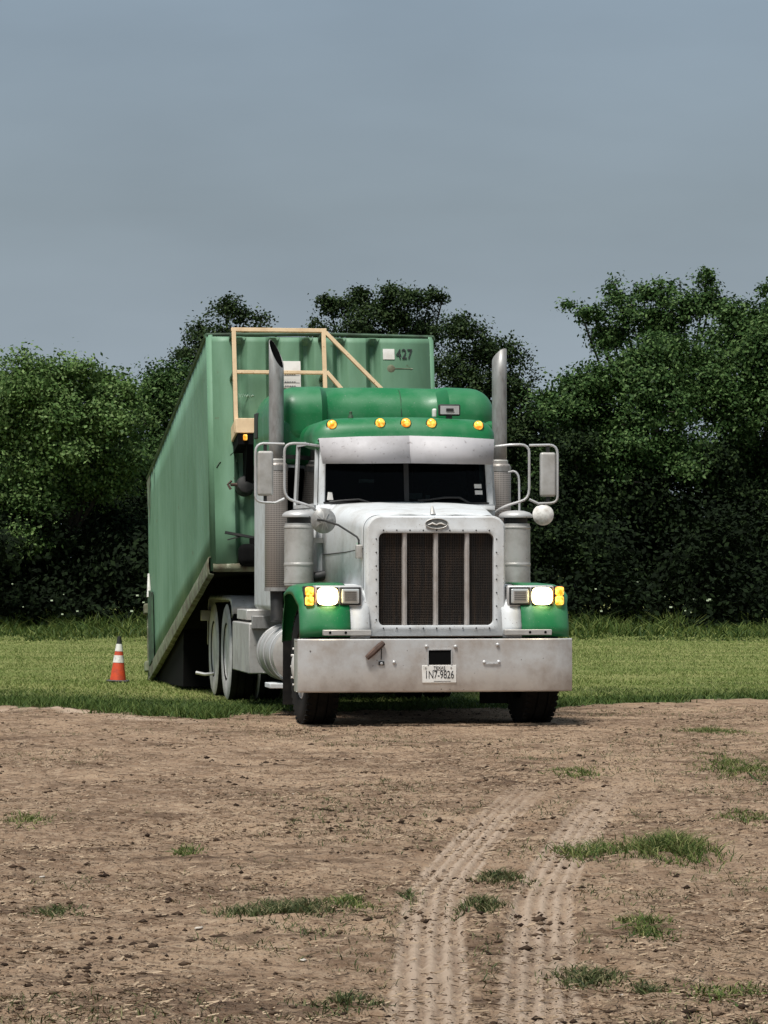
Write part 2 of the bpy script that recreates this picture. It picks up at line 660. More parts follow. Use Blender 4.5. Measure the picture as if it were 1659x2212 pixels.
M['field'] = leaf_mat("field_grass_blades", (0.085, 0.130, 0.026), (0.185, 0.235, 0.066), (0.33, 0.34, 0.14), 0.3)
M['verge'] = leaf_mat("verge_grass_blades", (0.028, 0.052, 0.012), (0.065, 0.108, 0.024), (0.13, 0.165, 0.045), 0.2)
M['weed'] = leaf_mat("tall_weed_blades", (0.020, 0.042, 0.010), (0.058, 0.092, 0.020), (0.14, 0.165, 0.045), 0.2)
M['tuft'] = leaf_mat("tuft_grass_blades", (0.030, 0.055, 0.012), (0.080, 0.120, 0.028), (0.26, 0.25, 0.10), 0.2)
M['tuft_dark'] = leaf_mat("dark_weed_leaves", (0.022, 0.034, 0.012), (0.060, 0.080, 0.026), (0.22, 0.19, 0.10), 0.15)
M['straw'] = leaf_mat("dry_straw", (0.05, 0.034, 0.022), (0.19, 0.135, 0.088), (0.42, 0.32, 0.22), 0.0, 0.9)
M['clod'] = leaf_mat("soil_clods", (0.022, 0.014, 0.010), (0.07, 0.046, 0.031), (0.17, 0.12, 0.082), 0.0, 0.95)

# ------------------------------------------------------------------ ground
EDGE_X = np.array([-400, -6, -3.9, -3.2, -2.3, -1.6, -1.0, 0.2, 1.5, 2.6, 4.0, 6.0, 400.0])
EDGE_Y = np.array([35.2, 35.0, 34.7, 34.4, 32.9, 32.2, 33.2, 34.0, 34.4, 35.4, 36.6, 37.0, 37.0])


def grass_mask(x, y):
    e = np.interp(x, EDGE_X, EDGE_Y)
    w = (fbm(x * 1.3, y * 0.7, 4) - 0.5) * 3.0 + (fbm(x * 5.3 + 7, y * 2.7, 3) - 0.5) * 1.6
    g = np.clip((y - e + w) / 1.0 + 0.5, 0, 1)
    return g


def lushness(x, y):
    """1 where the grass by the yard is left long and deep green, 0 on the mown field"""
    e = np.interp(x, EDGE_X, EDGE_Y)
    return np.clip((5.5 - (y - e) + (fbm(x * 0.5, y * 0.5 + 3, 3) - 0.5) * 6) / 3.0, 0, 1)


TRK = [
    [(925, 2300), (928, 2212), (930, 2000), (945, 1915), (1000, 1845), (1080, 1760), (1150, 1690), (1190, 1660)],
    [(1165, 2300), (1165, 2212), (1165, 2010), (1172, 1930), (1215, 1850), (1270, 1765), (1330, 1700), (1365, 1670)],
]


def dist_track(x, y):
    """signed lateral distance to the nearest tyre track centre line (large when far) and fade"""
    best = np.full(x.shape, 9.0)
    for tr_ in TRK:
        pts = [ground_pt(*p) for p in tr_]
        for (ax, ay), (bx, by) in zip(pts[:-1], pts[1:]):
            dx, dy = bx - ax, by - ay
            ln = math.hypot(dx, dy)
            t = ((x - ax) * dx + (y - ay) * dy) / (ln * ln)
            lat = ((x - ax) * dy - (y - ay) * dx) / ln
            ok = (t > -0.02) & (t < 1.02)
            best = np.where(ok & (np.abs(lat) < np.abs(best)), lat, best)
    return best


def ground_h(x, y):
    near = np.clip((60 - np.abs(y)) / 25, 0, 1)
    g = grass_mask(x, y)
    h = (fbm(x * 0.9, y * 0.6, 3) - 0.5) * 0.05
    h += (fbm(x * 4.0 + 9, y * 3.0 + 3, 4) - 0.5) * 0.055 * (1 - 0.6 * g)
    fine = fbm(x * 17, y * 14, 3) - 0.5
    h += fine * 0.026 * (1 - g)
    clod = np.clip(fbm(x * 9 + 40, y * 7 + 11, 3) - 0.60, 0, 1) * (0.05) * (1 - g)
    h += clod
    # rough bank of soil and clippings along the left edge of the field
    e = np.interp(x, EDGE_X, EDGE_Y)
    bank = np.exp(-((y - e + 0.9) / 0.55) ** 2) * np.clip((-x - 1.4) / 0.8, 0, 1)
    h += bank * (0.03 + 0.10 * np.clip(fbm(x * 3.1, y * 2.4 + 8, 4) - 0.45, 0, 1))
    lat = dist_track(x, y)
    fade = np.clip(fbm(x * 1.7 + 3, y * 1.1, 3) * 3 - 0.30, 0.75, 1)
    fade = fade * np.clip((24.0 - y) / 6.0, 0, 1)
    ins = np.clip((0.145 - np.abs(lat) + (fbm(x * 22, y * 22, 2) - 0.5) * 0.05) / 0.03, 0, 1) * fade * (1 - g)
    rib = np.clip(np.cos(lat / 0.060 * 2 * math.pi) * 0.5 + 0.5 + (fbm(x * 26 + 5, y * 15, 3) - 0.5) * 1.1, 0, 1)
    h = h * (1 - 0.8 * ins) + ins * (-0.026 + rib * 0.018)
    # level where wheels stand
    d = np.hypot((x + 0.1) / 2.6, (y - 34.0) / 5.0)
    lvl = np.clip(1.6 - d, 0, 1)
    h = h * (1 - 0.75 * lvl)
    pale = bank * np.clip(fbm(x * 4 + 2, y * 5, 4) * 3.2 - 1.0, 0, 1) * (1 - g)
    return h * near, np.maximum(ins * (0.35 + 0.65 * rib), pale * 0.95)


xf = np.concatenate([np.arange(-7.0, -0.02, 0.04), np.arange(-0.02, 0.86, 0.012), np.arange(0.86, 2.3, 0.022), np.arange(2.3, 7.001, 0.04)])
xs = np.concatenate([[-600, -250, -120, -60, -35, -22, -15, -11, -8.5], xf, [8.5, 11, 15, 22, 35, 60, 120, 250, 600]])
yf = [9.2]
while yf[-1] < 37.5:
    yf.append(yf[-1] + 0.018 + (yf[-1] - 9) * 0.0016)
ys = np.concatenate([[-200, -80, -30, -10, 0, 5, 7.5, 8.6], yf, np.arange(38, 70, 0.5), [72, 76, 82, 90, 100, 120, 160, 240, 400, 900]])
GX, GY = np.meshgrid(xs, ys)
GZ, GT = ground_h(GX, GY)
GG = grass_mask(GX, GY)
nr, nc = GX.shape
gv = np.stack([GX, GY, GZ], -1).reshape(-1, 3)
ii = (np.arange(nr - 1)[:, None] * nc + np.arange(nc - 1)[None, :]).ravel()
gf = np.stack([ii, ii + 1, ii + 1 + nc, ii + nc], -1)

m, n, l, b = new_mat("bare_soil_and_turf")
tc = n.new("ShaderNodeTexCoord")


def noise(scale, detail=6, rough=0.6, stretch=None):
    z = n.new("ShaderNodeTexNoise")
    z.inputs["Scale"].default_value = scale
    z.inputs["Detail"].default_value = detail
    z.inputs["Roughness"].default_value = rough
    if stretch:
        mp_ = n.new("ShaderNodeMapping")
        mp_.inputs["Scale"].default_value = stretch
        l.new(tc.outputs["Object"], mp_.inputs[0])
        l.new(mp_.outputs[0], z.inputs["Vector"])
    else:
        l.new(tc.outputs["Object"], z.inputs["Vector"])
    return z.outputs["Fac"]


def ramp(sock, lo, hi):
    z = n.new("ShaderNodeMapRange")
    z.inputs["From Min"].default_value = lo
    z.inputs["From Max"].default_value = hi
    l.new(sock, z.inputs[0])
    return z.outputs[0]


def mixc(f, a, b_):
    z = n.new("ShaderNodeMix")
    z.data_type = 'RGBA'
    l.new(f, z.inputs["Factor"])
    for s_, k in ((a, "A"), (b_, "B")):
        if isinstance(s_, tuple):
            z.inputs[k].default_value = c4(s_)
        else:
            l.new(s_, z.inputs[k])
    return z.outputs["Result"]


soil = mixc(ramp(noise(0.9, 7, 0.65, (1, .7, 1)), 0.38, 0.66), (0.40, 0.275, 0.180), (0.185, 0.116, 0.073))
soil = mixc(ramp(noise(9, 6, 0.7), 0.46, 0.70), soil, (0.49, 0.365, 0.255))
soil = mixc(ramp(noise(30, 5, 0.75, (1, .6, 1)), 0.55, 0.66), soil, (0.060, 0.038, 0.026))  # dark speckle in the soil colour, standing in for shading of small bumps
soil = mixc(ramp(noise(1.6, 7, 0.72, (.5, 1.2, 1)), 0.53, 0.66), soil, (0.100, 0.062, 0.040))
soil = mixc(ramp(noise(62, 4, 0.8, (.7, .45, 1)), 0.56, 0.64), soil, (0.050, 0.032, 0.022))  # finer layer of the same painted relief shading
soil = mixc(ramp(noise(5.5, 7, 0.75, (.6, 1.3, 1)), 0.52, 0.66), soil, (0.145, 0.090, 0.057))
soil = mixc(ramp(noise(70, 3, 0.6), 0.63, 0.72), soil, (0.42, 0.33, 0.24))
att = n.new("ShaderNodeAttribute")
att.attribute_name = "track"
soil = mixc(ramp(att.outputs["Fac"], 0.1, 0.95), soil, (0.50, 0.38, 0.285))
turf = mixc(ramp(noise(0.35, 6, 0.6, (.5, 1.6, 1)), 0.38, 0.62), (0.15, 0.185, 0.048), (0.31, 0.30, 0.115))
turf = mixc(ramp(noise(22, 4, 0.7), 0.45, 0.7), turf, (0.075, 0.105, 0.026))
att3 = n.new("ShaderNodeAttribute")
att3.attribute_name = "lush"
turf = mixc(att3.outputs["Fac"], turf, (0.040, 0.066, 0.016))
att2 = n.new("ShaderNodeAttribute")
att2.attribute_name = "grass"
l.new(mixc(ramp(att2.outputs["Fac"], 0.3, 0.7), soil, turf), b.inputs["Base Color"])
b.inputs["Roughness"].default_value = 0.95
b.inputs["Specular IOR Level"].default_value = 0.15
bp = n.new("ShaderNodeBump")
bp.inputs["Strength"].default_value = 1.0
bp.inputs["Distance"].default_value = 0.03
l.new(noise(34, 6, 0.72), bp.inputs["Height"])
l.new(bp.outputs[0], b.inputs["Normal"])
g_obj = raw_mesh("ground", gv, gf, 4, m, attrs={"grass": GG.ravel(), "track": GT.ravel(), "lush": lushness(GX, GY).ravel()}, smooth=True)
tag(g_obj, kind="structure")
g_obj["label"] = "bare brown soil yard meeting the mown green field"


def blades(X, Y, Zb, length, width, lean, seg=1, curl=0.5):
    """thin grass blades as triangle / quad strips; arrays of equal length"""
    N = len(X)
    a = rng.random(N) * 2 * np.pi
    dx, dy = np.cos(a), np.sin(a)
    b_ = rng.random(N) * 2 * np.pi
    wx, wy = np.cos(b_) * width / 2, np.sin(b_) * width / 2
    if seg == 1:
        v = np.empty((N, 3, 3))
        v[:, 0] = np.stack([X - wx, Y - wy, Zb], -1)
        v[:, 1] = np.stack([X + wx, Y + wy, Zb], -1)
        v[:, 2] = np.stack([X + dx * lean, Y + dy * lean, Zb + length], -1)
        f = np.arange(N * 3).reshape(N, 3)
        return v.reshape(-1, 3), f, 3
    v = np.empty((N, 6, 3))
    for k, (t, w) in enumerate(((0, 1.0), (0.5, 0.8), (1.0, 0.12))):
        ox = dx * lean * (t ** 1.6)
        oy = dy * lean * (t ** 1.6)
        oz = length * (t - curl * 0.45 * t * t)
        v[:, 2 * k] = np.stack([X + ox - wx * w, Y + oy - wy * w, Zb + oz], -1)
        v[:, 2 * k + 1] = np.stack([X + ox + wx * w, Y + oy + wy * w, Zb + oz], -1)
    base = np.arange(N)[:, None] * 6
    f = np.concatenate([base + np.array([[0, 1, 3, 2]]), base + np.array([[2, 3, 5, 4]])], 0)
    return v.reshape(-1, 3), f, 4


# mown field
N = 230000
Y = 31.5 + (rng.random(N) ** 1.5) * 38
X = (rng.random(N) * 2 - 1) * (Y * 0.135 + 1.8)
g = grass_mask(X, Y)
keep = rng.random(N) < np.clip((g - 0.25) * 1.6, 0, 1)
X, Y = X[keep], Y[keep]
patch = fbm(X * 0.6, Y * 0.9, 4)
edge_d = Y - np.interp(X, EDGE_X, EDGE_Y)
L_ = (0.012 + 0.026 * rng.random(len(X))) * (0.5 + 1.2 * np.clip(patch, 0.2, 0.9)) * (1 + 1.9 * np.exp(-np.clip(edge_d, 0, 99) / 1.3))
v, f, k = blades(X, Y, ground_h(X, Y)[0] - 0.005, L_, 0.007 + (Y / 34) * 0.007, L_ * (0.3 + rng.random(len(X)) * 1.4))
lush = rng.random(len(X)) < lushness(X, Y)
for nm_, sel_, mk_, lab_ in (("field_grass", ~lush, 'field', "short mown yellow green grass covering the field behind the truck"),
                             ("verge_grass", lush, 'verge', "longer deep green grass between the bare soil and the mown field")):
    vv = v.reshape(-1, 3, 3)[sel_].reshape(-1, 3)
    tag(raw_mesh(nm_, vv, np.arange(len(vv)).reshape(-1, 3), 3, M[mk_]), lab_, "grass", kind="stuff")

# rough weeds along the foot of the trees
N = 46000
X = (rng.random(N) * 2 - 1) * 15
Y = 66 + rng.random(N) * 22
hgt = np.clip((Y - 65) / 9, 0.15, 1) * np.clip(fbm(X * 0.9, Y * 0.4, 4) * 3.4 - 0.95, 0.12, 1.35) * (0.35 + 0.85 * rng.random(N))
v, f, k = blades(X, Y, np.zeros(N) - 0.01, hgt * 0.45, np.full(N, 0.035), hgt * rng.random(N) * 0.6, seg=2)
tag(raw_mesh("weeds", v, f, k, M['weed']), "tall rough weeds along the foot of the trees", "weeds", kind="stuff")

N = 90
X = (rng.random(N) * 2 - 1) * 12
Y = 73 + rng.random(N) * 10
zc = 0.25 + 0.75 * rng.random(N) ** 1.5 + 0.3 * fbm(X * 0.7, Y * 0.35, 3)
q = np.array([[-1, 0, -.6], [1, 0, -.6], [1, .3, .6], [-1, .3, .6]]) * 0.022
v = q[None] * (0.5 + rng.random((N, 1, 1))) + np.stack([X, Y, zc], -1)[:, None, :]
M['flower'] = simple("pale_weed_flowers", (0.36, 0.42, 0.28), 0.9)
tag(raw_mesh("weed_flowers", v.reshape(-1, 3), np.arange(N * 4).reshape(N, 4), 4, M['flower']), "tiny pale flower heads among the tall weeds", "flowers", kind="stuff")

# straw litter and clods on the bare soil
N = 95000
Y = 9.4 + (rng.random(N) ** 1.35) * 25.5
X = (rng.random(N) * 2 - 1) * (Y * 0.13 + 0.5)
g = grass_mask(X, Y)
dens = np.clip(fbm(X * 1.3 + 5, Y * 1.0, 4) * 2.4 - 0.7, 0.05, 1)
keep = (rng.random(N) < dens) & (g < 0.65)
X, Y = X[keep], Y[keep]
N = len(X)
zb = ground_h(X, Y)[0]
ln = 0.008 + 0.048 * rng.random(N) ** 4
a = rng.random(N) * 2 * np.pi
ux, uy = np.cos(a) * ln / 2, np.sin(a) * ln / 2
wd = 0.0012 + 0.0022 * rng.random(N)
px_, py_ = -np.sin(a) * wd, np.cos(a) * wd
tilt = (rng.random(N) - 0.35) * 0.35 * ln
v = np.empty((N, 4, 3))
v[:, 0] = np.stack([X - ux - px_, Y - uy - py_, zb + 0.004], -1)
v[:, 1] = np.stack([X - ux + px_, Y - uy + py_, zb + 0.007], -1)
v[:, 2] = np.stack([X + ux + px_, Y + uy + py_, zb + 0.009 + np.abs(tilt)], -1)
v[:, 3] = np.stack([X + ux - px_, Y + uy - py_, zb + 0.006 + np.abs(tilt)], -1)
tag(raw_mesh("straw_litter", v.reshape(-1, 3), np.arange(N * 4).reshape(N, 4), 4, M['straw']),
    "dry straw and grass clippings strewn over the bare soil", "straw", kind="stuff")

N = 70000
Y = 9.4 + (rng.random(N) ** 1.3) * 26
X = (rng.random(N) * 2 - 1) * (Y * 0.13 + 0.5)
g = grass_mask(X, Y)
dens = np.clip(fbm(X * 2.1 + 15, Y * 1.6 + 4, 4) * 4 - 1.9, 0.04, 1)
keep = (rng.random(N) < dens) & (g < 0.5)
X, Y = X[keep], Y[keep]
N = len(X)
zb = ground_h(X, Y)[0]
s = 0.002 + 0.012 * rng.random(N) ** 9
octa = np.array([[1, 0, 0], [0, 1, 0], [-1, 0, 0], [0, -1, 0], [0, 0, 0.8], [0, 0, -0.8]])
v = octa[None] * s[:, None, None] * (0.6 + 0.9 * rng.random((N, 6, 1)))
v[:, :, 0] *= (1 + rng.random(N))[:, None]
v += np.stack([X, Y, zb + s * 0.3], -1)[:, None, :]
of = np.array([[0, 1, 4], [1, 2, 4], [2, 3, 4], [3, 0, 4], [1, 0, 5], [2, 1, 5], [3, 2, 5], [0, 3, 5]])
f = (np.arange(N)[:, None, None] * 6 + of[None]).reshape(-1, 3)
tag(raw_mesh("soil_clods", v.reshape(-1, 3), f, 3, M['clod']), "dark crumbly soil clods scattered over the yard", "soil", kind="stuff")

# ------------------------------------------------------------------ truck
TL = Vector((0.49, 30.3, 0))
YAW = R(8.6)
truck = empty("semi_truck", TL, (0, 0, YAW))
tag(truck, "white and green conventional semi truck with headlights on, facing the camera", "truck")
T = truck

# --- chassis
mb = MB()
for s in (-1, 1):
    mb.box(s * 0.43 - 0.045, s * 0.43 + 0.045, 0.42, 8.9, 0.72, 1.0)
for y in (1.5, 3.4, 5.2, 8.3):
    mb.box(-0.385, 0.385, y, y + 0.12, 0.76, 0.96)
frame = mb.build("chassis_frame", M['black'], T)
mb = MB()
mb.lathe([(0.07, -0.85), (0.07, 0.85)], (0, 0.85, 0.5), (1, 0, 0), 12)
mb.build("front_axle", M['black'], T)
for y in (6.62, 7.97):
    mb = MB()
    mb.lathe([(0.09, -0.7), (0.09, -0.2), (0.2, -0.1), (0.2, 0.1), (0.09, 0.2), (0.09, 0.7)], (0, y, 0.52), (1, 0, 0), 14)
    mb.build("drive_axle", M['black'], T)
mb = MB()
mb.box(-0.36, 0.36, 0.45, 1.95, 0.34, 0.78)
mb.build("engine_sump", M['black'], T, bevel=0.04)
mb = MB()
mb.lathe([(0.28, -0.03), (0.45, 0.0), (0.45, 0.05), (0.28, 0.05)], (0, 7.1, 1.15), (0, 0, 1), 24)
mb.box(-0.42, 0.42, 6.85, 7.35, 0.99, 1.13)
mb.build("fifth_wheel", M['black'], T)
mb = MB()
mb.box(-0.95, 0.95, 5.02, 5.5, 0.985, 1.02)
mb.build("deck_plate", M['alu'], T)
mb = MB()
mb.lathe([(0.05, 0), (0.05, 3.2)], (0.1, 3.2, 0.7), (0, 1, 0), 10)
mb.build("drive_shaft", M['black'], T)
for (x, y) in ((-0.28, 3.0), (0.30, 3.3)):
    mb = MB()
    mb.lathe([(0.05, -0.03), (0.15, 0.0), (0.15, 1.1), (0.05, 1.13)], (x, y, 0.50), (0, 1, 0), 16)
    mb.build("air_reservoir", M['black'], T)
mb = MB()
mb.box(-0.55, 0.55, 1.95, 2.9, 0.36, 0.72)
mb.build("transmission", M['black'], T, bevel=0.05)


# --- wheels
def tyre_profile(r, w):
    h = w / 2
    return [(r * 0.56, -h * 0.80), (r * 0.60, -h * 0.94), (r * 0.78, -h), (r * 0.93, -h * 0.97), (r * 0.985, -h * 0.86),
            (r, -h * 0.70), (r, -h * 0.36), (r * 0.972, -h * 0.34), (r * 0.972, -h * 0.28), (r, -h * 0.26),
            (r, h * 0.26), (r * 0.972, h * 0.28), (r * 0.972, h * 0.34), (r, h * 0.36),
            (r, h * 0.70), (r * 0.985, h * 0.86), (r * 0.93, h * 0.97), (r * 0.78, h), (r * 0.60, h * 0.94), (r * 0.56, h * 0.80)]


def wheel(x, y, s, w, r=0.52, front=False, name="wheel", rz=0.0):
    e = empty(name, (x, y, r - 0.005), (0, 0, rz))
    e.parent = T
    mb = MB()
    mb.lathe(tyre_profile(r, w), (0, 0, 0), (1, 0, 0), 48, cap=False)
    # lug blocks on the shoulders
    for k in range(44 if front else 0):
        a = 2 * math.pi * k / 44
        for sg in (-1, 1):
            c = Vector((sg * w * 0.40, math.cos(a) * r, math.sin(a) * r))
            t = Vector((0, -math.sin(a), math.cos(a)))
            mb.bar(c - t * 0.022, c + t * 0.022, w * 0.16, 0.012, up=(0, math.cos(a), math.sin(a)))
    ty = mb.build("tyre", M['rubber'], e)
    if not front:
        ty.data.materials.append(M['tyre_dust'])
        for pg in ty.data.polygons:
            if pg.normal.x * s > 0.75 and math.hypot(pg.center.y, pg.center.z) < r * 0.97:
                pg.material_index = 1
    mb = MB()
    if front:
        pr = [(r * 0.57, w * 0.40), (r * 0.55, w * 0.43), (r * 0.50, w * 0.30), (r * 0.42, w * 0.34), (r * 0.30, w * 0.42),
              (r * 0.22, w * 0.44), (r * 0.21, w * 0.66), (r * 0.12, w * 0.70), (0.01, w * 0.71)]
    else:
        pr = [(r * 0.57, w * 0.40), (r * 0.55, w * 0.43), (r * 0.50, w * 0.2), (r * 0.47, -w * 0.1), (r * 0.30, -w * 0.2),
              (r * 0.22, -w * 0.2), (r * 0.20, w * 0.3), (r * 0.12, w * 0.34), (0.01, w * 0.35)]
    mb.lathe([(q, s * h) for q, h in pr], (0, 0, 0), (1, 0, 0), 32)
    rim = mb.build("rim", M['rim'], e)
    nut_me = None
    for k in range(10):
        a = 2 * math.pi * k / 10
        hx = s * w * (0.41 if front else -0.2)
        mb = MB()
        mb.lathe([(0.020, 0), (0.020, 0.030), (0.012, 0.034), (0.012, 0.075 if front else 0.05)],
                 (hx, math.cos(a) * r * 0.33, math.sin(a) * r * 0.33), (s, 0, 0), 6)
        mb.build("lug_nut", M['rim'], e)
    return e


for s in (-1, 1):
    wheel(s * 1.0, 0.85, s, 0.30, front=True, rz=R(2))
for y in (6.62, 7.97):
    for s in (-1, 1):
        wheel(s * 1.085, y, s, 0.265)
        wheel(s * 0.775, y, s, 0.265)
for s in (-1, 1):
    mb = MB()
    mb.box(s * 0.93 - 0.26, s * 0.93 + 0.26, 1.70, 1.715, 0.14, 0.85)
    mb.build("mud_flap", M['rubber'], T)

# --- bumper
mb = MB()
prof = []
BX = 1.235
for t in np.linspace(-1, 1, 25):
    x = t * BX
    bend = 0.0 if abs(x) < 1.0 else 0.10 * ((abs(x) - 1.0) / 0.235) ** 2
    prof.append((x - 0.015, 0.0 + bend))
rows = []
for z, off in ((0.755, 0.06), (0.775, 0.03), (0.780, 0.012), (0.772, 0.0), (0.55, -0.004), (0.33, 0.0), (0.318, 0.006), (0.312, 0.02)):
    rows.append([(prof[0][0], prof[0][1] + 0.26, z)] + [(x, y + off, z) for x, y in prof] + [(prof[-1][0], prof[-1][1] + 0.26, z)])
mb.grid(rows)
bumper = mb.build("bumper", M['bumper'], T, solid=0.006)
mb = MB()
for s in (-1, 1):
    mb.box(s * 0.43 - 0.05, s * 0.43 + 0.05, 0.03, 0.17, 0.45, 0.72)
mb.build("bumper_bracket", M['black'], bumper)
# tow opening
mb = MB()
mb.box(-0.098, 0.104, -0.0105, 0.0, 0.555, 0.68)
tow = mb.build("tow_opening", M['void'], bumper)
mb = MB()
mb.bar((-0.103, -0.012, 0.553), (-0.103, -0.012, 0.682), 0.010, 0.012, up=(0, 1, 0))
mb.bar((0.109, -0.012, 0.553), (0.109, -0.012, 0.682), 0.010, 0.012, up=(0, 1, 0))
mb.bar((-0.108, -0.012, 0.685), (0.114, -0.012, 0.689), 0.008, 0.012, up=(0, 1, 0))
mb.build("opening_rim", M['chrome_dull'], bumper)
bolts = [(-0.115, 0.715), (0.145, 0.712), (0.525, 0.728), (-0.405, 0.575), (0.405, 0.573), (0.535, 0.575), (-0.52, 0.565), (-0.515, 0.735)]
for (x, z) in bolts:
    mb = MB()
    mb.lathe([(0.017, 0.0), (0.017, 0.008), (0.012, 0.014), (0.004, 0.017)], (x, -0.006, z), (0, -1, 0), 10)
    mb.build("bolt", M['chrome_dull'], bumper)
mb = MB()
mb.bar((0.405, -0.012, 0.560), (0.535, -0.012, 0.562), 0.01, 0.012, up=(0, 1, 0))
mb.build("tow_loop", M['chrome_dull'], bumper)
mb = MB()
mb.box(-0.545, -0.495, -0.018, -0.005, 0.55, 0.585)
mb.build("hitch_stub", M['black'], bumper)
mb = MB()
mb.tube([(-0.505, -0.02, 0.748), (-0.545, -0.035, 0.715), (-0.60, -0.035, 0.665), (-0.655, -0.03, 0.615)], [0.026, 0.03, 0.03, 0.024], 8)
mb.build("hanging_strap", M['strap'], bumper)
mb = MB()
mb.tube([(-0.518, -0.012, 0.73), (-0.52, -0.012, 0.66), (-0.522, -0.012, 0.60)], 0.004, 6)
mb.build("hanging_wire", M['black'], bumper)
# plate
mb = MB()
mb.box(-0.155, 0.152, -0.014, -0.007, 0.393, 0.548)
plate = mb.build("license_plate", M['paper'], bumper, bevel=0.003)
text_part("plate_number", "1N7-9826", 0.098, M['ink'], plate, (-0.001, -0.0155, 0.462), (R(90), 0, 0), 0.66)
text_part("plate_state", "TEXAS", 0.038, M['ink'], plate, (-0.001, -0.0155, 0.524), (R(90), 0, 0), 0.95)
mb = MB()
mb.box(-0.06, 0.06, -0.0155, -0.0143, 0.503, 0.506)
mb.box(-0.05, 0.10, -0.0155, -0.0143, 0.405, 0.408)
mb.build("plate_rule", M['ink'], plate)
for x in (-0.125, 0.105):
    mb = MB()
    mb.lathe([(0.008, 0), (0.008, 0.004)], (x, -0.014, 0.527), (0, -1, 0), 8)
    mb.build("plate_screw", M['alu'], plate)

# --- hood
def rrect(hw, z0, z1, r, n=6, cx=0.0):
    """upper corners rounded; points from lower left over the top to lower right"""
    pts = [(cx - hw, z0)]
    for k in range(n + 1):
        a = math.pi - (math.pi / 2) * k / n
        pts.append((cx - hw + r + r * math.cos(a), z1 - r + r * math.sin(a)))
    for k in range(n + 1):
        a = math.pi / 2 - (math.pi / 2) * k / n
        pts.append((cx + hw - r + r * math.cos(a), z1 - r + r * math.sin(a)))
    pts.append((cx + hw, z0))
    return pts


mb = MB()
rows = []
for t in np.linspace(0, 1, 9):
    y = 0.33 + t * 1.52
    hw = 0.595 + 0.205 * t ** 0.9
    z1 = 1.865 + 0.135 * t + 0.015 * math.sin(t * math.pi)
    r = 0.115 + 0.05 * t
    sec = rrect(hw, 0.86, z1, r, 6)
    # gentle crown on top and centre crease
    row = []
    for i, (x, z) in enumerate(sec):
        if z > z1 - 0.02:
            z += 0.018 * (1 - (x / hw) ** 2)
        row.append((x, y, z))
    # densify the top run
    mid = len(row) // 2
    a_, b_ = row[mid - 1], row[mid]
    ins_ = []
    for q in np.linspace(0, 1, 8)[1:-1]:
        x = a_[0] + (b_[0] - a_[0]) * q
        ins_.append((x, y, z1 + 0.03 * (1 - (x / hw) ** 2) - (0.012 if abs(q - 0.5) < 0.08 else 0)))
    row = row[:mid] + ins_ + row[mid:]
    rows.append(row)
mb.grid(rows)
hood = mb.build("hood", M['white'], T, solid=0.01)
# hood side seam, vent hole, faded door decal
for s in (-1, 1):
    mb = MB()
    mb.tube([(s * 0.613, 0.42, 1.585), (s * 0.70, 1.0, 1.555), (s * 0.806, 1.80, 1.535)], 0.0045, 6)
    mb.build("hood_seam", M['black'], hood)
    mb = MB()
    mb.lathe([(0.036, 0), (0.036, 0.012)], (s * 0.666, 0.86, 1.60), (s, -0.13, 0), 16)
    mb.build("vent_hole", M['void'], hood)
mb = MB()
for z in (1.57, 1.60, 1.63):
    mb.bar((-0.652, 0.62, z), (-0.638, 0.52, z), 0.004, 0.018)
mb.build("faded_decal", M['pale_ink'], hood)
mb = MB()
mb.lathe([(0.03, 0), (0.022, 0.03), (0.01, 0.09)], (0, 0.345, 1.885), (0, 0.5, 1), 8)
mb.build("hood_latch", M['alu'], hood)

# grille shell: rounded frame with the opening
mb = MB()
GC = 0.012
outer = rrect(0.632, 0.795, 1.885, 0.125, 8, GC)
innr = rrect(0.522, 0.9, 1.725, 0.05, 8, GC)
innr[0] = (innr[0][0], 0.9)


def ring4(hw, z0, z1, rt, rb, n=8, cx=GC):
    p = []
    for (sx, sz, r) in ((1, 1, rt), (-1, 1, rt), (-1, -1, rb), (1, -1, rb)):
        a0 = {(1, 1): 0, (-1, 1): 90, (-1, -1): 180, (1, -1): 270}[(sx, sz)]
        ccx = cx + sx * (hw - r)
        ccz = (z1 - r) if sz > 0 else (z0 + r)
        for k in range(n + 1):
            a = R(a0 + 90 * k / n)
            p.append((ccx + r * math.cos(a), ccz + r * math.sin(a)))
    return p


steps = [(ring4(0.632, 0.795, 1.880, 0.125, 0.02), 0.40), (ring4(0.632, 0.795, 1.880, 0.125, 0.02), 0.255),
         (ring4(0.612, 0.805, 1.862, 0.115, 0.02), 0.228), (ring4(0.565, 0.86, 1.765, 0.075, 0.05), 0.220),
         (ring4(0.545, 0.878, 1.745, 0.065, 0.05), 0.214), (ring4(0.522, 0.898, 1.725, 0.055, 0.05), 0.222),
         (ring4(0.520, 0.90, 1.723, 0.055, 0.05), 0.30)]
rows = [[(x, y, z) for x, z in ring] + [(ring[0][0], y, ring[0][1])] for ring, y in steps]
mb.grid(rows)
shell = mb.build("grille_shell", M['white'], T)
mb = MB()
ring = ring4(0.622, 0.80, 1.876, 0.122, 0.02)
mb.tube([(x, 0.408, z) for x, z in ring] + [(ring[0][0], 0.408, ring[0][1])], 0.014, 6, caps=False)
mb.build("shell_gasket", M['black'], shell)
# rivets round the opening
mb = MB()
for k in range(9):
    x = GC - 0.48 + 0.12 * k
    for z in (1.748, 0.874):
        mb.lathe([(0.007, 0), (0.004, 0.005)], (x, 0.2145, z), (0, -1, 0), 8)
for k in range(7):
    z = 0.95 + 0.12 * k
    for x in (GC - 0.545, GC + 0.545):
        mb.lathe([(0.007, 0), (0.004, 0.005)], (x, 0.2145, z), (0, -1, 0), 8)
mb.build("rivets", M['black'], shell, kind="stuff")
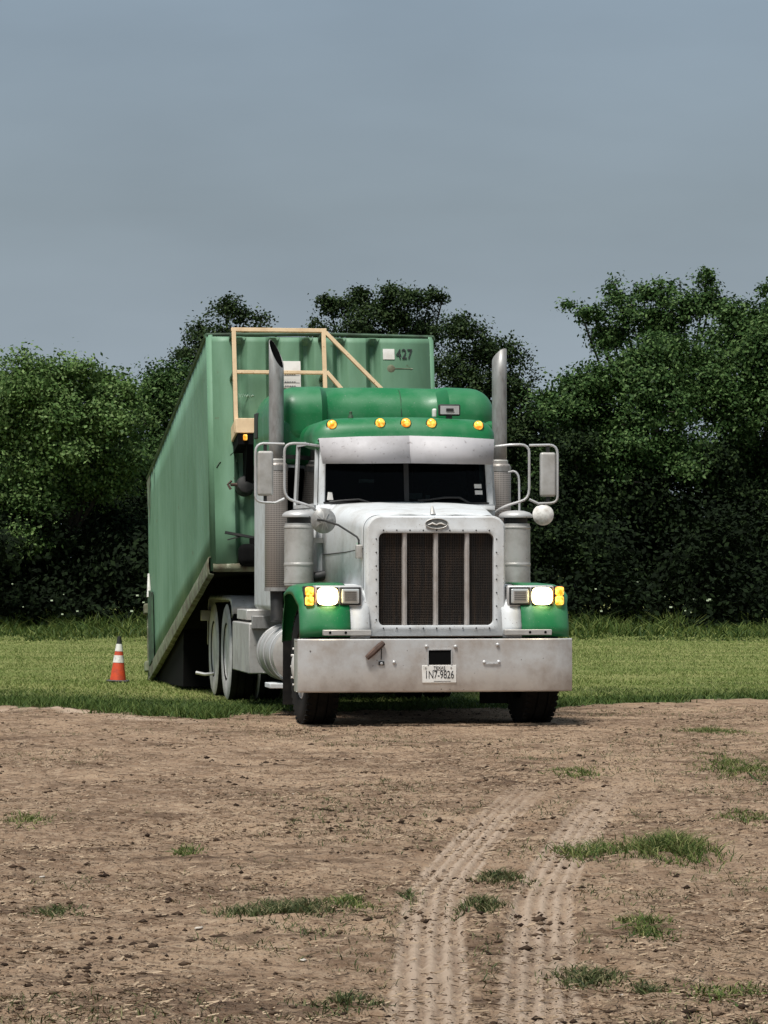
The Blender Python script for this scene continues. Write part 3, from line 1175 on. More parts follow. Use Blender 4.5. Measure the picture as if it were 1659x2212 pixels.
# radiator backing and wires
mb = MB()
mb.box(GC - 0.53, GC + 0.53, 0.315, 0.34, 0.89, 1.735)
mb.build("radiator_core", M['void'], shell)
mb = MB()
for k in range(66):
    x = GC - 0.517 + k * 1.034 / 65
    mb.box(x - 0.0038, x + 0.0038, 0.285, 0.292, 0.895, 1.728)
for k in range(58):
    z = 0.902 + k * 0.82 / 57
    mb.box(GC - 0.52, GC + 0.52, 0.279, 0.2845, z - 0.0027, z + 0.0027)
mb.build("grille_mesh", M['grille'], shell, smooth=False, kind="stuff")
for k in (-1, 0, 1):
    x = GC + k * 0.283
    mb = MB()
    mb.prism([(x - 0.024, 0.27), (x - 0.018, 0.243), (x, 0.236), (x + 0.018, 0.243), (x + 0.024, 0.27)], 'z', 0.901, 1.722)
    mb.build("grille_bar", M['grille_bar'], shell)
# oval emblem with its raised swash
mb = MB()
ov, ov2 = [], []
for k in range(28):
    a = 2 * math.pi * k / 28
    ov.append((GC + 0.102 * math.cos(a), 1.808 + 0.045 * math.sin(a)))
mb.prism(ov, 'y', 0.206, 0.226)
emb = mb.build("emblem", M['emblem'], shell)
mb = MB()
pts = [(GC + 0.102 * math.cos(2 * math.pi * k / 28), 0.205, 1.808 + 0.045 * math.sin(2 * math.pi * k / 28)) for k in range(29)]
mb.tube(pts, 0.005, 6, caps=False)
mb.build("emblem_rim", M['alu'], emb)
mb = MB()
sw = [(-0.080, 1.798, 0.003), (-0.062, 1.800, 0.006), (-0.040, 1.811, 0.008), (-0.022, 1.803, 0.008), (0.0, 1.797, 0.006),
      (0.02, 1.808, 0.007), (0.042, 1.809, 0.008), (0.062, 1.800, 0.006), (0.080, 1.799, 0.003)]
mb.tube([(GC + x, 0.203, z) for x, z, r in sw], [r for x, z, r in sw], 8)
mb.build("emblem_swash", M['cone_white'], emb)

# --- fenders, splash panels, steps, lamps
FP = [(0.14, 0.80), (0.155, 0.90), (0.19, 1.02), (0.25, 1.13), (0.34, 1.205), (0.48, 1.25), (0.66, 1.272), (0.85, 1.275),
      (1.05, 1.268), (1.25, 1.23), (1.42, 1.15), (1.53, 1.02), (1.60, 0.88), (1.63, 0.74)]
for s in (-1, 1):
    mb = MB()
    rows = []
    for (x, dr) in ((0.775, 0.0), (0.90, 0.0), (1.05, 0.004), (1.14, 0.015), (1.19, 0.035), (1.212, 0.062), (1.216, 0.10)):
        row = []
        for (y, z) in FP:
            cy, cz = 0.87, 0.60
            dx, dz = y - cy, z - cz
            ln_ = math.hypot(dx, dz)
            row.append((s * (x + (0.025 if 0.3 < y < 1.4 and x > 1.1 else 0)), y - dx / ln_ * dr, z - dz / ln_ * dr))
        rows.append(row)
    mb.grid(rows)
    mb.build("fender", M['green'], T, solid=0.008)
    mb = MB()
    rows = []
    for x, dz in ((0.60, 0.0), (0.775, 0.0)):
        rows.append([(s * x, y + 0.01, z - 0.012) for (y, z) in FP[:9]])
    mb.grid(rows)
    mb.build("splash_panel", M['white'], T, solid=0.006)
    # ledge on the bumper top
    mb = MB()
    mb.box(min(s * 0.60, s * 1.03), max(s * 0.60, s * 1.03), 0.05, 0.125, 0.812, 0.862)
    led = mb.build("step_ledge", M['alu'], T, bevel=0.006)
    for x in (0.83, 0.97):
        mb = MB()
        mb.lathe([(0.012, 0), (0.012, 0.003)], (s * x, 0.05, 0.838), (0, -1, 0), 10)
        mb.build("bolt_hole", M['void'], led)
    # headlight pod
    mb = MB()
    xi, xo = 0.655, 1.085
    x0, x1 = min(s * xi, s * xo), max(s * xi, s * xo)
    mb.box(x0, x1, 0.225, 0.44, 1.063, 1.255)
    pod = mb.build("headlight", M['chrome_dull'], T, bevel=0.018)
    mb = MB()
    mb.bar((s * 0.87, 0.36, 1.07), (s * 0.80, 0.45, 0.98), 0.05, 0.05)
    mb.build("pod_bracket", M['black'], pod)
    for kind_, a0, a1 in (("dip", 0.875, 1.068), ("main", 0.672, 0.862)):
        b0, b1 = min(s * a0, s * a1), max(s * a0, s * a1)
        mb = MB()
        mb.rounded_box(b0, b1, 0.204, 0.224, 1.078, 1.240, 0.0095, n=4)
        mb.build("lamp_bezel", M['black'], pod)
        mb = MB()
        if kind_ == "dip":
            bcx = (b0 + b1) / 2
            rows = []
            for t in np.linspace(0, 1, 8):
                ph = t * math.pi / 2
                row = []
                for k in range(29):
                    a = 2 * math.pi * k / 28
                    ca, sa = math.cos(a), math.sin(a)
                    sq = (abs(ca) ** 4 + abs(sa) ** 4) ** -0.25
                    row.append((0.094 * ca * sq * math.cos(ph), -0.055 * math.sin(ph), 0.078 * sa * sq * math.cos(ph)))
                rows.append(row)
            mb.grid(rows)
            lo_ = mb.build("lit_lamp", M['lamp'], pod)
            lo_.location = (bcx, 0.206, 1.159)
        else:
            mb.rounded_box(b0 + 0.016, b1 - 0.016, 0.192, 0.214, 1.094, 1.224, 0.0105, n=4)
            lz = mb.build("unlit_lamp", M['lens'], pod)
            mb = MB()
            mb.box(b0 + 0.034, b1 - 0.034, 0.1885, 0.1925, 1.112, 1.206)
            mb.build("lamp_inner", M['alu'], lz)
            mb = MB()
            for k in range(5):
                z = 1.124 + k * 0.0175
                mb.box(b0 + 0.042, b1 - 0.042, 0.1855, 0.1885, z, z + 0.0055)
            mb.build("lens_ribs", M['black'], lz)
    # turn signal
    mb = MB()
    mb.box(min(s * 1.09, s * 1.175), max(s * 1.09, s * 1.175), 0.235, 0.40, 1.07, 1.25)
    ts = mb.build("turn_signal", M['black'], pod, bevel=0.01)
    for z0, z1 in ((1.078, 1.160), (1.163, 1.243)):
        mb = MB()
        mb.rounded_box(min(s * 1.094, s * 1.172), max(s * 1.094, s * 1.172), 0.195, 0.24, z0, z1, 0.020, n=4)
        mb.build("amber_lens", M['amber_lit'], ts)
    pl = bpy.data.lights.new("headlamp_light", 'POINT')
    pl.energy = 0.10
    pl.color = (1.0, 0.72, 0.28)
    pl.shadow_soft_size = 0.04
    plo = bpy.data.objects.new("headlamp_light", pl)
    COL.objects.link(plo)
    plo.parent = pod
    plo.location = (s * 0.97, 0.10, 1.16)

# --- cab
def cabw(y):
    return 0.835 + 0.085 * (y - 1.85) / 1.25


mb = MB()
rows = []
for z in (0.95, 1.3, 1.7, 2.0):
    rows.append([(-cabw(1.85), 1.85, z), (-cabw(3.1), 3.1, z), (cabw(3.1), 3.1, z), (cabw(1.85), 1.85, z), (-cabw(1.85), 1.85, z)])
mb.grid(rows)
mb.add([(-cabw(1.85), 1.85, 2.0), (cabw(1.85), 1.85, 2.0), (cabw(1.85), 1.93, 2.01), (-cabw(1.85), 1.93, 2.01)], [(0, 1, 2, 3)])
mb.add([(-cabw(1.85), 1.86, 0.95), (cabw(1.85), 1.86, 0.95), (cabw(3.1), 3.09, 0.95), (-cabw(3.1), 3.09, 0.95)], [(0, 1, 2, 3)])
cab = mb.build("cab_body", M['white'], T, solid=0.02)
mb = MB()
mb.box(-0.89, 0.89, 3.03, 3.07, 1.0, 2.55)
mb.build("cab_dark_backing", M['void'], cab)  # black sheet added so the cab interior looks unlit behind the glass
# cowl panel
mb = MB()
rows = []
for (y, z) in ((1.72, 1.985), (1.80, 2.02), (1.90, 2.035)):
    rows.append([(x, y + 0.05 * (x / 0.83) ** 2, z - 0.03 * (x / 0.83) ** 2) for x in np.linspace(-0.83, 0.83, 13)])
mb.grid(rows)
mb.build("cowl", M['white'], cab, solid=0.012)
# A pillars, B pillars
for s in (-1, 1):
    mb = MB()
    mb.bar((s * 0.805, 1.875, 2.0), (s * 0.785, 1.955, 2.62), 0.062, 0.05, up=(0, 1, 0))
    mb.build("windshield_pillar", M['white'], cab, bevel=0.012)
    mb = MB()
    mb.bar((s * 0.905, 3.02, 2.0), (s * 0.87, 3.02, 2.62), 0.05, 0.14, up=(0, 1, 0))
    mb.build("rear_pillar", M['black'], cab)
    # door
    mb = MB()
    rows = []
    for z in (1.02, 1.98):
        rows.append([(s * (cabw(y) + 0.012), y, z) for y in (1.97, 2.4, 2.95)])
    mb.grid(rows)
    door = mb.build("door", M['white'], T, solid=0.02, bevel=0.005)
    mb = MB()
    for a_, b_ in (((1.95, 2.00), (2.03, 2.60)), ((2.03, 2.60), (2.95, 2.60)), ((2.95, 2.60), (2.95, 2.0)), ((2.95, 2.0), (1.95, 2.0))):
        xa = cabw(a_[0]) - 0.03 * (a_[1] - 2.0) / 0.6 + 0.012
        xb = cabw(b_[0]) - 0.03 * (b_[1] - 2.0) / 0.6 + 0.012
        mb.bar((s * xa, a_[0], a_[1]), (s * xb, b_[0], b_[1]), 0.035, 0.03, up=(1, 0, 0))
    mb.build("window_frame", M['white'], door)
    mb = MB()
    mb.grid([[(s * (cabw(1.98) + 0.008), 1.98, 2.01), (s * (cabw(2.94) + 0.008), 2.94, 2.01)],
             [(s * (cabw(2.04) - 0.02), 2.04, 2.59), (s * (cabw(2.94) - 0.02), 2.94, 2.59)]])
    mb.build("door_window", M['glass'], door)
    mb = MB()
    mb.tube([(s * 0.95, 2.82, 1.70), (s * 0.985, 2.84, 1.70), (s * 0.985, 2.93, 1.70), (s * 0.955, 2.95, 1.70)], 0.012, 8)
    mb.build("door_handle", M['chrome_dull'], door)
    # windshield pane
    mb = MB()
    mb.grid([[(s * 0.022, 1.855, 2.03), (s * 0.778, 1.885, 2.025)], [(s * 0.022, 1.93, 2.62), (s * 0.765, 1.96, 2.62)]])
    mb.build("windshield_pane", M['glass'], cab)
    # wiper
    mb = MB()
    if s < 0:
        arm = [(-0.34, 1.80, 2.02), (-0.46, 1.81, 2.055), (-0.60, 1.825, 2.045), (-0.74, 1.83, 2.03)]
    else:
        arm = [(0.60, 1.82, 2.02), (0.50, 1.81, 2.075), (0.36, 1.80, 2.075), (0.22, 1.80, 2.055), (0.10, 1.80, 2.045)]
    mb.tube(arm, 0.010, 6)
    mb.build("wiper", M['black'], cab)
mb = MB()
mb.bar((0, 1.85, 2.02), (0, 1.928, 2.62), 0.045, 0.02, up=(0, 1, 0))
mb.build("windshield_divider", M['black'], cab)
# rubber seal below the glass
mb = MB()
mb.bar((-0.79, 1.862, 2.022), (0.79, 1.862, 2.022), 0.02, 0.018)
mb.build("windshield_seal", M['black'], cab)
# interior
mb = MB()
mb.box(-0.80, 0.80, 1.93, 2.22, 1.70, 2.06)
mb.build("dashboard", M['seat'], cab, bevel=0.03)
for x in (-0.45, 0.45):
    mb = MB()
    mb.rounded_box(x - 0.26, x + 0.26, 2.62, 2.78, 1.6, 2.42, 0.06, n=4)
    mb.rounded_box(x - 0.26, x + 0.26, 2.30, 2.80, 1.48, 1.64, 0.06, n=4)
    mb.build("seat", M['seat'], cab)
mb = MB()
cpt = [(0.45 + 0.22 * math.cos(a), 2.22 + 0.11 * math.sin(a), 2.06 + 0.19 * math.sin(a)) for a in np.linspace(0, 2 * math.pi, 25)]
mb.tube(cpt, 0.014, 6, caps=False)
mb.bar((0.45, 2.30, 1.95), (0.45, 2.12, 1.85), 0.05, 0.05)
mb.build("steering_wheel", M['black'], cab)
mb = MB()
mb.box(0.05, 0.17, 1.97, 2.02, 2.062, 2.12)
mb.box(0.20, 0.24, 1.96, 1.99, 2.062, 2.10)
mb.box(-0.42, -0.28, 2.05, 2.10, 2.22, 2.25)
mb.build("dash_clutter", M['paper'], cab)
mb = MB()
mb.add([(0.655, 1.888, 2.165), (0.725, 1.891, 2.165), (0.722, 1.896, 2.205), (0.652, 1.893, 2.205)], [(0, 1, 2, 3)])
mb.add([(0.660, 1.878, 2.105), (0.732, 1.881, 2.105), (0.730, 1.885, 2.145), (0.658, 1.882, 2.145)], [(0, 1, 2, 3)])
mb.build("inspection_sticker", M['paper'], cab, label="two small white stickers low in the windshield corner")
mb = MB()
mb.add([(-0.755, 1.868, 2.05), (-0.695, 1.866, 2.05), (-0.705, 1.872, 2.12), (-0.745, 1.873, 2.125)], [(0, 1, 2, 3)])
mb.build("window_sticker", M['paper'], cab)

# cab roof and its furniture
def roof_warp(p):
    x, y, z = p
    z -= 0.030 * (x / 0.86) ** 2
    if y < 2.05 and z > 2.60:
        y += 0.04 * (x / 0.86) ** 2 + (z - 2.6) * 0.25
    return [x, y, z]


mb = MB()
mb.rounded_box(-0.875, 0.875, 1.84, 3.12, 2.50, 2.84, (0.19, 0.16, 0.14), n=10, warp=roof_warp)
roof = mb.build("cab_roof", M['green'], T)
for x in (-0.70, -0.245, 0.0, 0.245, 0.70):
    yy = 1.915 + 0.04 * (x / 0.86) ** 2
    zz = 2.772 - 0.030 * (x / 0.86) ** 2
    mb = MB()
    mb.lathe([(0.048, 0.14), (0.050, 0.0), (0.046, -0.02), (0.040, -0.02)], (x, yy, zz + 0.012), (0, 1, 0), 18)
    ml = mb.build("marker_light", M['green'], roof)
    mb = MB()
    mb.lathe([(0.046, 0.004), (0.044, -0.015), (0.034, -0.032), (0.015, -0.042), (0.003, -0.043)], (x, yy - 0.012, zz + 0.008), (0, 1, 0), 18)
    mb.build("amber_lens", M['amber'], ml)
    mb = MB()
    mb.lathe([(0.050, 0.0), (0.053, 0.004), (0.053, 0.014), (0.048, 0.016)], (x, yy - 0.020, zz + 0.004), (0, 1, 0), 18, cap=False)
    mb.build("bezel", M['black'], ml)
# work lamp and the small air horn
mb = MB()
mb.rounded_box(0.335, 0.545, 2.02, 2.07, 2.855, 2.965, 0.016, n=4)
wlamp = mb.build("work_lamp", M['black'], roof)
mb = MB()
mb.box(0.350, 0.530, 2.012, 2.019, 2.870, 2.950)
mb.build("lamp_face", M['chrome_dull'], wlamp)
mb = MB()
mb.box(0.405, 0.475, 2.006, 2.0115, 2.895, 2.925)
mb.build("lamp_slot", M['black'], wlamp)
mb = MB()
mb.bar((0.44, 2.06, 2.80), (0.44, 2.06, 2.862), 0.07, 0.05)
mb.build("lamp_foot", M['black'], wlamp)
mb = MB()
mb.rounded_box(0.285, 0.325, 2.07, 2.13, 2.84, 2.925, 0.015, n=4)
mb.build("lamp_bracket", M['paper'], wlamp)
mb = MB()
mb.lathe([(0.03, 0), (0.024, 0.04), (0.014, 0.055), (0.016, 0.075), (0.006, 0.085)], (-0.50, 2.08, 2.81), (0, 0, 1), 10)
mb.build("antenna_base", M['tank_dark'], roof)

# visor in two sheets with a centre peak
for s in (-1, 1):
    mb = MB()
    mb.grid([[(0, 1.70, 2.648), (s * 0.45, 1.74, 2.640), (s * 0.835, 1.84, 2.625)],
             [(0, 1.66, 2.52), (s * 0.44, 1.70, 2.515), (s * 0.825, 1.80, 2.505)],
             [(s * 0.002, 1.62, 2.392), (s * 0.44, 1.66, 2.388), (s * 0.81, 1.76, 2.388)]])
    mb.add([(0, 1.70, 2.648), (s * 0.45, 1.74, 2.640), (s * 0.835, 1.84, 2.625), (s * 0.835, 2.0, 2.61), (s * 0.45, 1.95, 2.63), (0, 1.95, 2.635)], [(0, 1, 4, 5), (1, 2, 3, 4)])
    mb.build("sun_visor", M['visor'], T, solid=0.008)

# --- sleeper
mb = MB()
mb.rounded_box(-1.11, 1.11, 3.16, 4.84, 0.99, 2.56, 0.06, n=4)
sl = mb.build("sleeper_body", M['white'], T)


def sl_warp(p):
    x, y, z = p
    ax = abs(x)
    t = min(1.0, max(0.0, (ax - 0.52) / 0.12))
    t = t * t * (3 - 2 * t)
    if y < 3.75:
        k = min(1.0, max(0.0, (3.75 - y) / 0.45))
        y += 0.26 * (1 - t) * k
        z -= 0.012 * (1 - t) * k
    z -= 0.03 * (x / 1.1) ** 2
    return [x, y, z]


mb = MB()
mb.rounded_box(-1.125, 1.125, 3.13, 4.86, 2.50, 3.21, (0.24, 0.30, 0.27), n=22, warp=sl_warp)
slr = mb.build("sleeper_roof", M['green'], T)
mb = MB()
mb.rounded_box(-1.118, 1.118, 3.14, 4.85, 2.40, 2.86, 0.07, n=4)
mb.build("sleeper_skirt", M['green'], slr)
mb = MB()
mb.tube([(0.19, 3.385, 2.74), (0.19, 3.385, 2.94), (0.19, 3.435, 3.09), (0.19, 3.52, 3.165), (0.19, 3.66, 3.19)], 0.004, 6)
mb.build("roof_seam", M['tank_dark'], slr)
for s in (-1, 1):
    mb = MB()
    mb.box(min(s * 1.112, s * 1.135), max(s * 1.112, s * 1.135), 4.35, 4.62, 2.72, 2.98)
    mb.build("side_vent", M['black'], slr, bevel=0.01)

# --- exhaust stacks
for s in (-1, 1):
    x = s * 1.10
    y = 2.99
    e = empty("exhaust_stack", (x, y, 1.19))
    e.parent = T
    mb = MB()
    # mitred outlet turned to the rear right
    n_ = 20
    rows = []
    for z, cut in ((1.10, 0), (1.5, 0), (2.05, 0), (2.2, 1)):
        ring = []
        for k in range(n_ + 1):
            a = 2 * math.pi * k / n_
            zz = z + ((0.14 if s < 0 else 0.07) * math.cos(a - (R(140) if s < 0 else R(-50))) if cut else 0)
            ring.append((0.070 * math.cos(a), 0.070 * math.sin(a), zz + (0.10 if cut else 0)))
        rows.append(ring)
    mb.grid(rows)
    mb.build("exhaust_pipe", M['pipe'], e, solid=0.006)
    mb = MB()
    rows = []
    for z, cut in ((1.6, 0), (2.05, 0), (2.2, 1)):
        rows.append([(0.064 * math.cos(2 * math.pi * k / n_), 0.064 * math.sin(2 * math.pi * k / n_),
                      z + (((0.14 if s < 0 else 0.07) * math.cos(2 * math.pi * k / n_ - (R(140) if s < 0 else R(-50))) + 0.097) if cut else 0)) for k in range(n_ + 1)])
    mb.grid(rows)
    mb.build("pipe_inner_liner", M['void'], e)  # near-black tube inside the outlet
    mb = MB()
    mb.lathe([(0.075, 1.215), (0.085, 1.225), (0.085, 1.27), (0.075, 1.28)], (0, 0, 0), (0, 0, 1), 20)
    mb.build("pipe_clamp", M['alu'], e)
    mb = MB()
    mb.lathe([(0.105, 0.0), (0.112, 0.01), (0.112, 1.21), (0.10, 1.235), (0.075, 1.25)], (0, 0, 0), (0, 0, 1), 28)
    mb.build("heat_shield", M['shield'], e)
    mb = MB()
    mb.lathe([(0.116, 0.0), (0.116, 0.035)], (0, 0, -0.002), (0, 0, 1), 28)
    mb.lathe([(0.115, 0.0), (0.115, 0.05)], (0, 0, 1.165), (0, 0, 1), 28)
    mb.build("shield_band", M['pipe'], e)
    mb = MB()
    mb.lathe([(0.06, 0.0), (0.06, -0.30)], (0, 0, 0.0), (0, 0.2, 1), 16)
    mb.build("lower_elbow", M['black'], e)
    mb = MB()
    mb.bar((-s * 0.10, 0.0, 0.5), (-s * 0.25, 0.08, 0.5), 0.05, 0.04)
    mb.build("stack_bracket", M['black'], e)
    mb = MB()
    mb.bar((-s * 0.07, 0.0, 1.30), (-s * 0.25, 0.08, 1.30), 0.05, 0.04)
    mb.build("stack_bracket", M['black'], e)

# --- air cleaners
for s in (-1, 1):
    e = empty("air_cleaner", (s * 1.03, 1.78, 1.22))
    e.parent = T
    mb = MB()
    mb.lathe([(0.10, 0.0), (0.138, 0.03), (0.138, 0.05), (0.142, 0.05), (0.142, 0.07), (0.138, 0.07), (0.138, 0.21), (0.142, 0.215),
              (0.142, 0.235), (0.138, 0.24), (0.138, 0.56), (0.142, 0.565), (0.142, 0.58), (0.135, 0.585), (0.132, 0.61)], (0, 0, 0), (0, 0, 1), 30)
    mb.build("canister", M['alu'], e)
    mb = MB()
    mb.lathe([(0.112, 0.0), (0.112, 0.06)], (0, 0, 0.61), (0, 0, 1), 24)
    mb.build("intake_screen", M['black'], e)
    mb = MB()
    mb.lathe([(0.157, 0.0), (0.160, 0.012), (0.155, 0.03), (0.13, 0.05), (0.08, 0.065), (0.01, 0.07)], (0, 0, 0.665), (0, 0, 1), 30)
    mb.build("intake_cap", M['chrome_dull'], e)
    mb = MB()
    mb.tube([(-s * 0.12, 0.02, 0.1), (-s * 0.22, 0.0, 0.12), (-s * 0.30, -0.05, 0.14)], 0.05, 10)
    mb.build("intake_duct", M['black'], e)
    mb = MB()
    mb.bar((-s * 0.13, 0.0, 0.45), (-s * 0.22, 0.05, 0.45), 0.04, 0.05)
    mb.build("mounting_bracket", M['alu'], e)


# --- mirrors
def arc(p0, p1, p2, n=5):
    p0, p1, p2 = Vector(p0), Vector(p1), Vector(p2)
    return [p0 * (1 - t) ** 2 + p1 * 2 * t * (1 - t) + p2 * t * t for t in np.linspace(0, 1, n)]


for s in (-1, 1):
    e = empty("door_mirror", (s * 0.88, 1.86, 2.0))
    e.parent = T
    ox, oy = s * 0.88, 1.86

    def P(x, z, y=1.80):
        return (s * x - ox, y - oy, z - 2.0)
    mb = MB()
    path = [P(0.80, 2.555, 1.93), P(0.98, 2.575)] + arc(P(1.08, 2.577), P(1.165, 2.575), P(1.165, 2.50)) + \
        [P(1.165, 2.2)] + arc(P(1.165, 2.16), P(1.165, 2.06), P(1.08, 2.04)) + [P(0.98, 2.01)] + arc(P(0.95, 2.0), P(0.87, 1.97), P(0.85, 1.93, 1.88))
    mb.tube(path, 0.0125, 8)
    mb.build("mirror_arm", M['chrome_dull'], e)
    mb = MB()
    path = [P(1.165, 2.570)] + arc(P(1.36, 2.575), P(1.437, 2.572), P(1.437, 2.49)) + [P(1.437, 2.12)] + \
        arc(P(1.437, 2.09), P(1.437, 2.03), P(1.37, 2.025)) + [P(1.25, 2.02), P(1.165, 2.06)]
    mb.tube(path, 0.0125, 8)
    mb.build("mirror_hoop", M['chrome_dull'], e)
    mb = MB()
    mb.rounded_box(s * 1.345 - 0.075 - ox, s * 1.345 + 0.075 - ox, 1.775 - oy, 1.845 - oy, 0.085, 0.505, 0.025, n=5)
    mb.build("mirror_head", M['alu'], e)
    mb = MB()
    mb.box(s * 1.345 - 0.067 - ox, s * 1.345 + 0.067 - ox, 1.846 - oy, 1.850 - oy, 0.095, 0.495)
    mb.build("mirror_glass", M['chrome_dull'], e)
    mb = MB()
    mb.bar(P(1.345, 2.50, 1.81), P(1.345, 2.57, 1.81), 0.03, 0.03)
    mb.build("mirror_swivel", M['black'], e)
    mb = MB()
    mb.bar(P(1.345, 2.02, 1.81), P(1.345, 2.09, 1.81), 0.03, 0.03)
    mb.build("mirror_swivel", M['black'], e)
    if s > 0:
        mb = MB()
        c = P(1.30, 1.915, 1.80)
        mb.lathe([(0.002, -0.035), (0.05, -0.028), (0.085, -0.012), (0.102, 0.004), (0.102, 0.016), (0.09, 0.02)], c, (0, 1, 0), 26)
        sm = mb.build("spot_mirror", M['cone_white'], e)
        mb = MB()
        mb.bar(P(1.30, 1.93, 1.815), P(1.31, 2.025, 1.81), 0.035, 0.02)
        mb.build("spot_stem", M['black'], sm)
        # grab rail by the muffler
        mb = MB()
        mb.tube([P(1.0, 2.32, 1.98)] + arc(P(1.04, 2.33, 1.95), P(1.09, 2.32, 1.93), P(1.09, 2.24, 1.92)) + [P(1.09, 1.95, 1.90)], 0.011, 8)
        mb.build("grab_rail", M['chrome_dull'], e)

# round hood mirror on its black rod
e = empty("hood_mirror", (-0.63, 0.55, 1.56))
e.parent = T
o_ = Vector((-0.63, 0.55, 1.56))
mb = MB()
c = Vector((-0.905, 0.98, 1.842)) - o_
mb.lathe([(0.002, -0.035), (0.05, -0.030), (0.095, -0.014), (0.117, 0.004), (0.117, 0.016), (0.10, 0.02)], c, (-0.05, 1, 0), 30)
hm = mb.build("mirror_back", M['pipe'], e)
mb = MB()
for k in range(9):
    a = 2 * math.pi * k / 9 + 0.3
    r0, r1 = 0.02, 0.085
    mb.bar(c + Vector((r0 * math.cos(a), -0.047, r0 * math.sin(a))), c + Vector((r1 * math.cos(a), -0.020, r1 * math.sin(a))), 0.004, 0.006, up=(0, 1, 0))
mb.build("mirror_ribs", M['alu'], hm)
mb = MB()
mb.tube([Vector((-0.975, 0.90, 1.852)) - o_, Vector((-0.905, 0.90, 1.842)) - o_, Vector((-0.80, 0.75, 1.80)) - o_, Vector((-0.665, 0.50, 1.69)) - o_,
         Vector((-0.652, 0.48, 1.66)) - o_, Vector((-0.652, 0.48, 1.57)) - o_], 0.009, 8)
mb.build("mirror_rod", M['black'], e)
mb = MB()
mb.rounded_box(-0.680 + 0.63, -0.622 + 0.63, 0.44 - 0.55, 0.53 - 0.55, 1.495 - 1.56, 1.62 - 1.56, 0.012, n=4)
mb.build("rod_bracket", M['alu'], e)

# --- side equipment: fuel tanks, steps, boxes, quarter fenders
for s in (-1, 1):
    e = empty("fuel_tank", (s * 0.93, 2.4, 0.31))
    e.parent = T
    mb = MB()
    mb.lathe([(0.05, -0.065), (0.16, -0.05), (0.24, -0.02), (0.272, 0.0), (0.272, 1.40), (0.24, 1.42), (0.05, 1.46)], (0, 0, 0.272), (0, 1, 0), 36)
    mb.build("tank_shell", M['alu'], e)
    for y in (0.22, 0.72, 1.22):
        mb = MB()
        mb.lathe([(0.274, 0), (0.281, 0.004), (0.281, 0.066), (0.274, 0.07)], (0, y, 0.272), (0, 1, 0), 36, cap=False)
        mb.build("tank_strap", M['chrome_dull'], e)
    mb = MB()
    mb.box(-0.30, 0.30, 0.0, 0.42, -0.045, 0.002)
    mb.build("tank_step", M['white'], e, bevel=0.006)
    mb = MB()
    mb.box(min(-s * 0.20, -s * 0.5), max(-s * 0.20, -s * 0.5), 0.0, 1.35, 0.35, 0.5)
    mb.build("tank_hanger", M['black'], e)
    # tool box
    mb = MB()
    mb.box(min(s * 0.62, s * 1.215), max(s * 0.62, s * 1.215), 4.35, 5.92, 0.345, 0.855)
    tb = mb.build("tool_box", M['alu'], T, bevel=0.012)
    mb = MB()
    mb.box(min(s * 0.66, s * 1.19), max(s * 0.66, s * 1.19), 4.28, 4.35, 0.80, 0.93)
    mb.build("box_lid", M['pipe'], tb, bevel=0.006)
    mb = MB()
    mb.box(min(s * 0.5, s * 1.18), max(s * 0.5, s * 1.18), 4.90, 5.80, 0.88, 0.985)
    mb.build("deck_beam", M['alu'], T, bevel=0.008)
    # quarter fender over the drive wheels
    mb = MB()
    qp = [(5.96, 0.93), (6.0, 1.06), (6.1, 1.105), (6.3, 1.115), (8.3, 1.115), (8.45, 1.10), (8.54, 1.0), (8.58, 0.80), (8.60, 0.55)]
    mb.grid([[(s * x, y, z) for y, z in qp] for x in (0.66, 1.20)])
    mb.grid([[(s * 1.20, y, z) for y, z in qp], [(s * 1.215, 7.3 + (y - 7.3) * 0.985, z - 0.045 if z > .9 else z) for y, z in qp]])
    qf = mb.build("quarter_fender", M['alu'], T, solid=0.008)
    for y in (6.25, 7.3, 8.3):
        mb = MB()
        mb.bar((s * 0.47, y, 0.95), (s * 0.75, y, 1.125), 0.04, 0.03)
        mb.build("fender_stay", M['black'], qf)
    mb = MB()
    mb.box(min(s * 1.18, s * 1.30), max(s * 1.18, s * 1.30), 8.5, 8.55, 0.82, 0.94)
    mb.build("tail_lamp", M['alu'], qf, bevel=0.01)
    mb = MB()
    mb.box(min(s * 0.68, s * 1.2), max(s * 0.68, s * 1.2), 8.62, 8.635, 0.16, 0.60)
    mb.build("mud_flap", M['rubber'], qf)
mb = MB()
mb.tube([(-1.20, 8.0, 0.24), (-1.30, 8.02, 0.23), (-1.40, 8.04, 0.25)], 0.018, 8)
mb.build("drain_pipe", M['chrome_dull'], T)

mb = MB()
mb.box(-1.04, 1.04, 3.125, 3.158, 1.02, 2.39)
mb.build("gap_shade_sheet", M['void'], T)  # added black sheet stands in for the shade between cab and sleeper
# air lines behind the sleeper
for k, x in enumerate((-0.25, -0.12, 0.0)):
    mb = MB()
    pts = [(x, 4.84, 1.9), (x - 0.05, 5.1, 1.5), (x - 0.02, 5.5, 1.35), (x - 0.1, 5.75, 1.6)]
    mb.tube(pts, 0.014, 6)
    mb.build("air_line", M['black'], T)

# ------------------------------------------------------------------ tank trailer (tilted, rear end on the ground)
TK_YAW = R(9.0)
LK = 7.22
HK = 2.61
HW = 1.225
TAU = math.asin(1.35 / LK)
tank = empty("tank_trailer", (-1.71, 43.0, 0.0), (-TAU, 0, TK_YAW))
tag(tank, "faded green steel tank trailer numbered 427, tilted with its rear end on the grass", "trailer")
K = tank


def side_floor(y):
    return float(np.interp(y, [-LK, -4.15, -3.7, 0], [0.02, 0.52, 0.05, 0.05]))


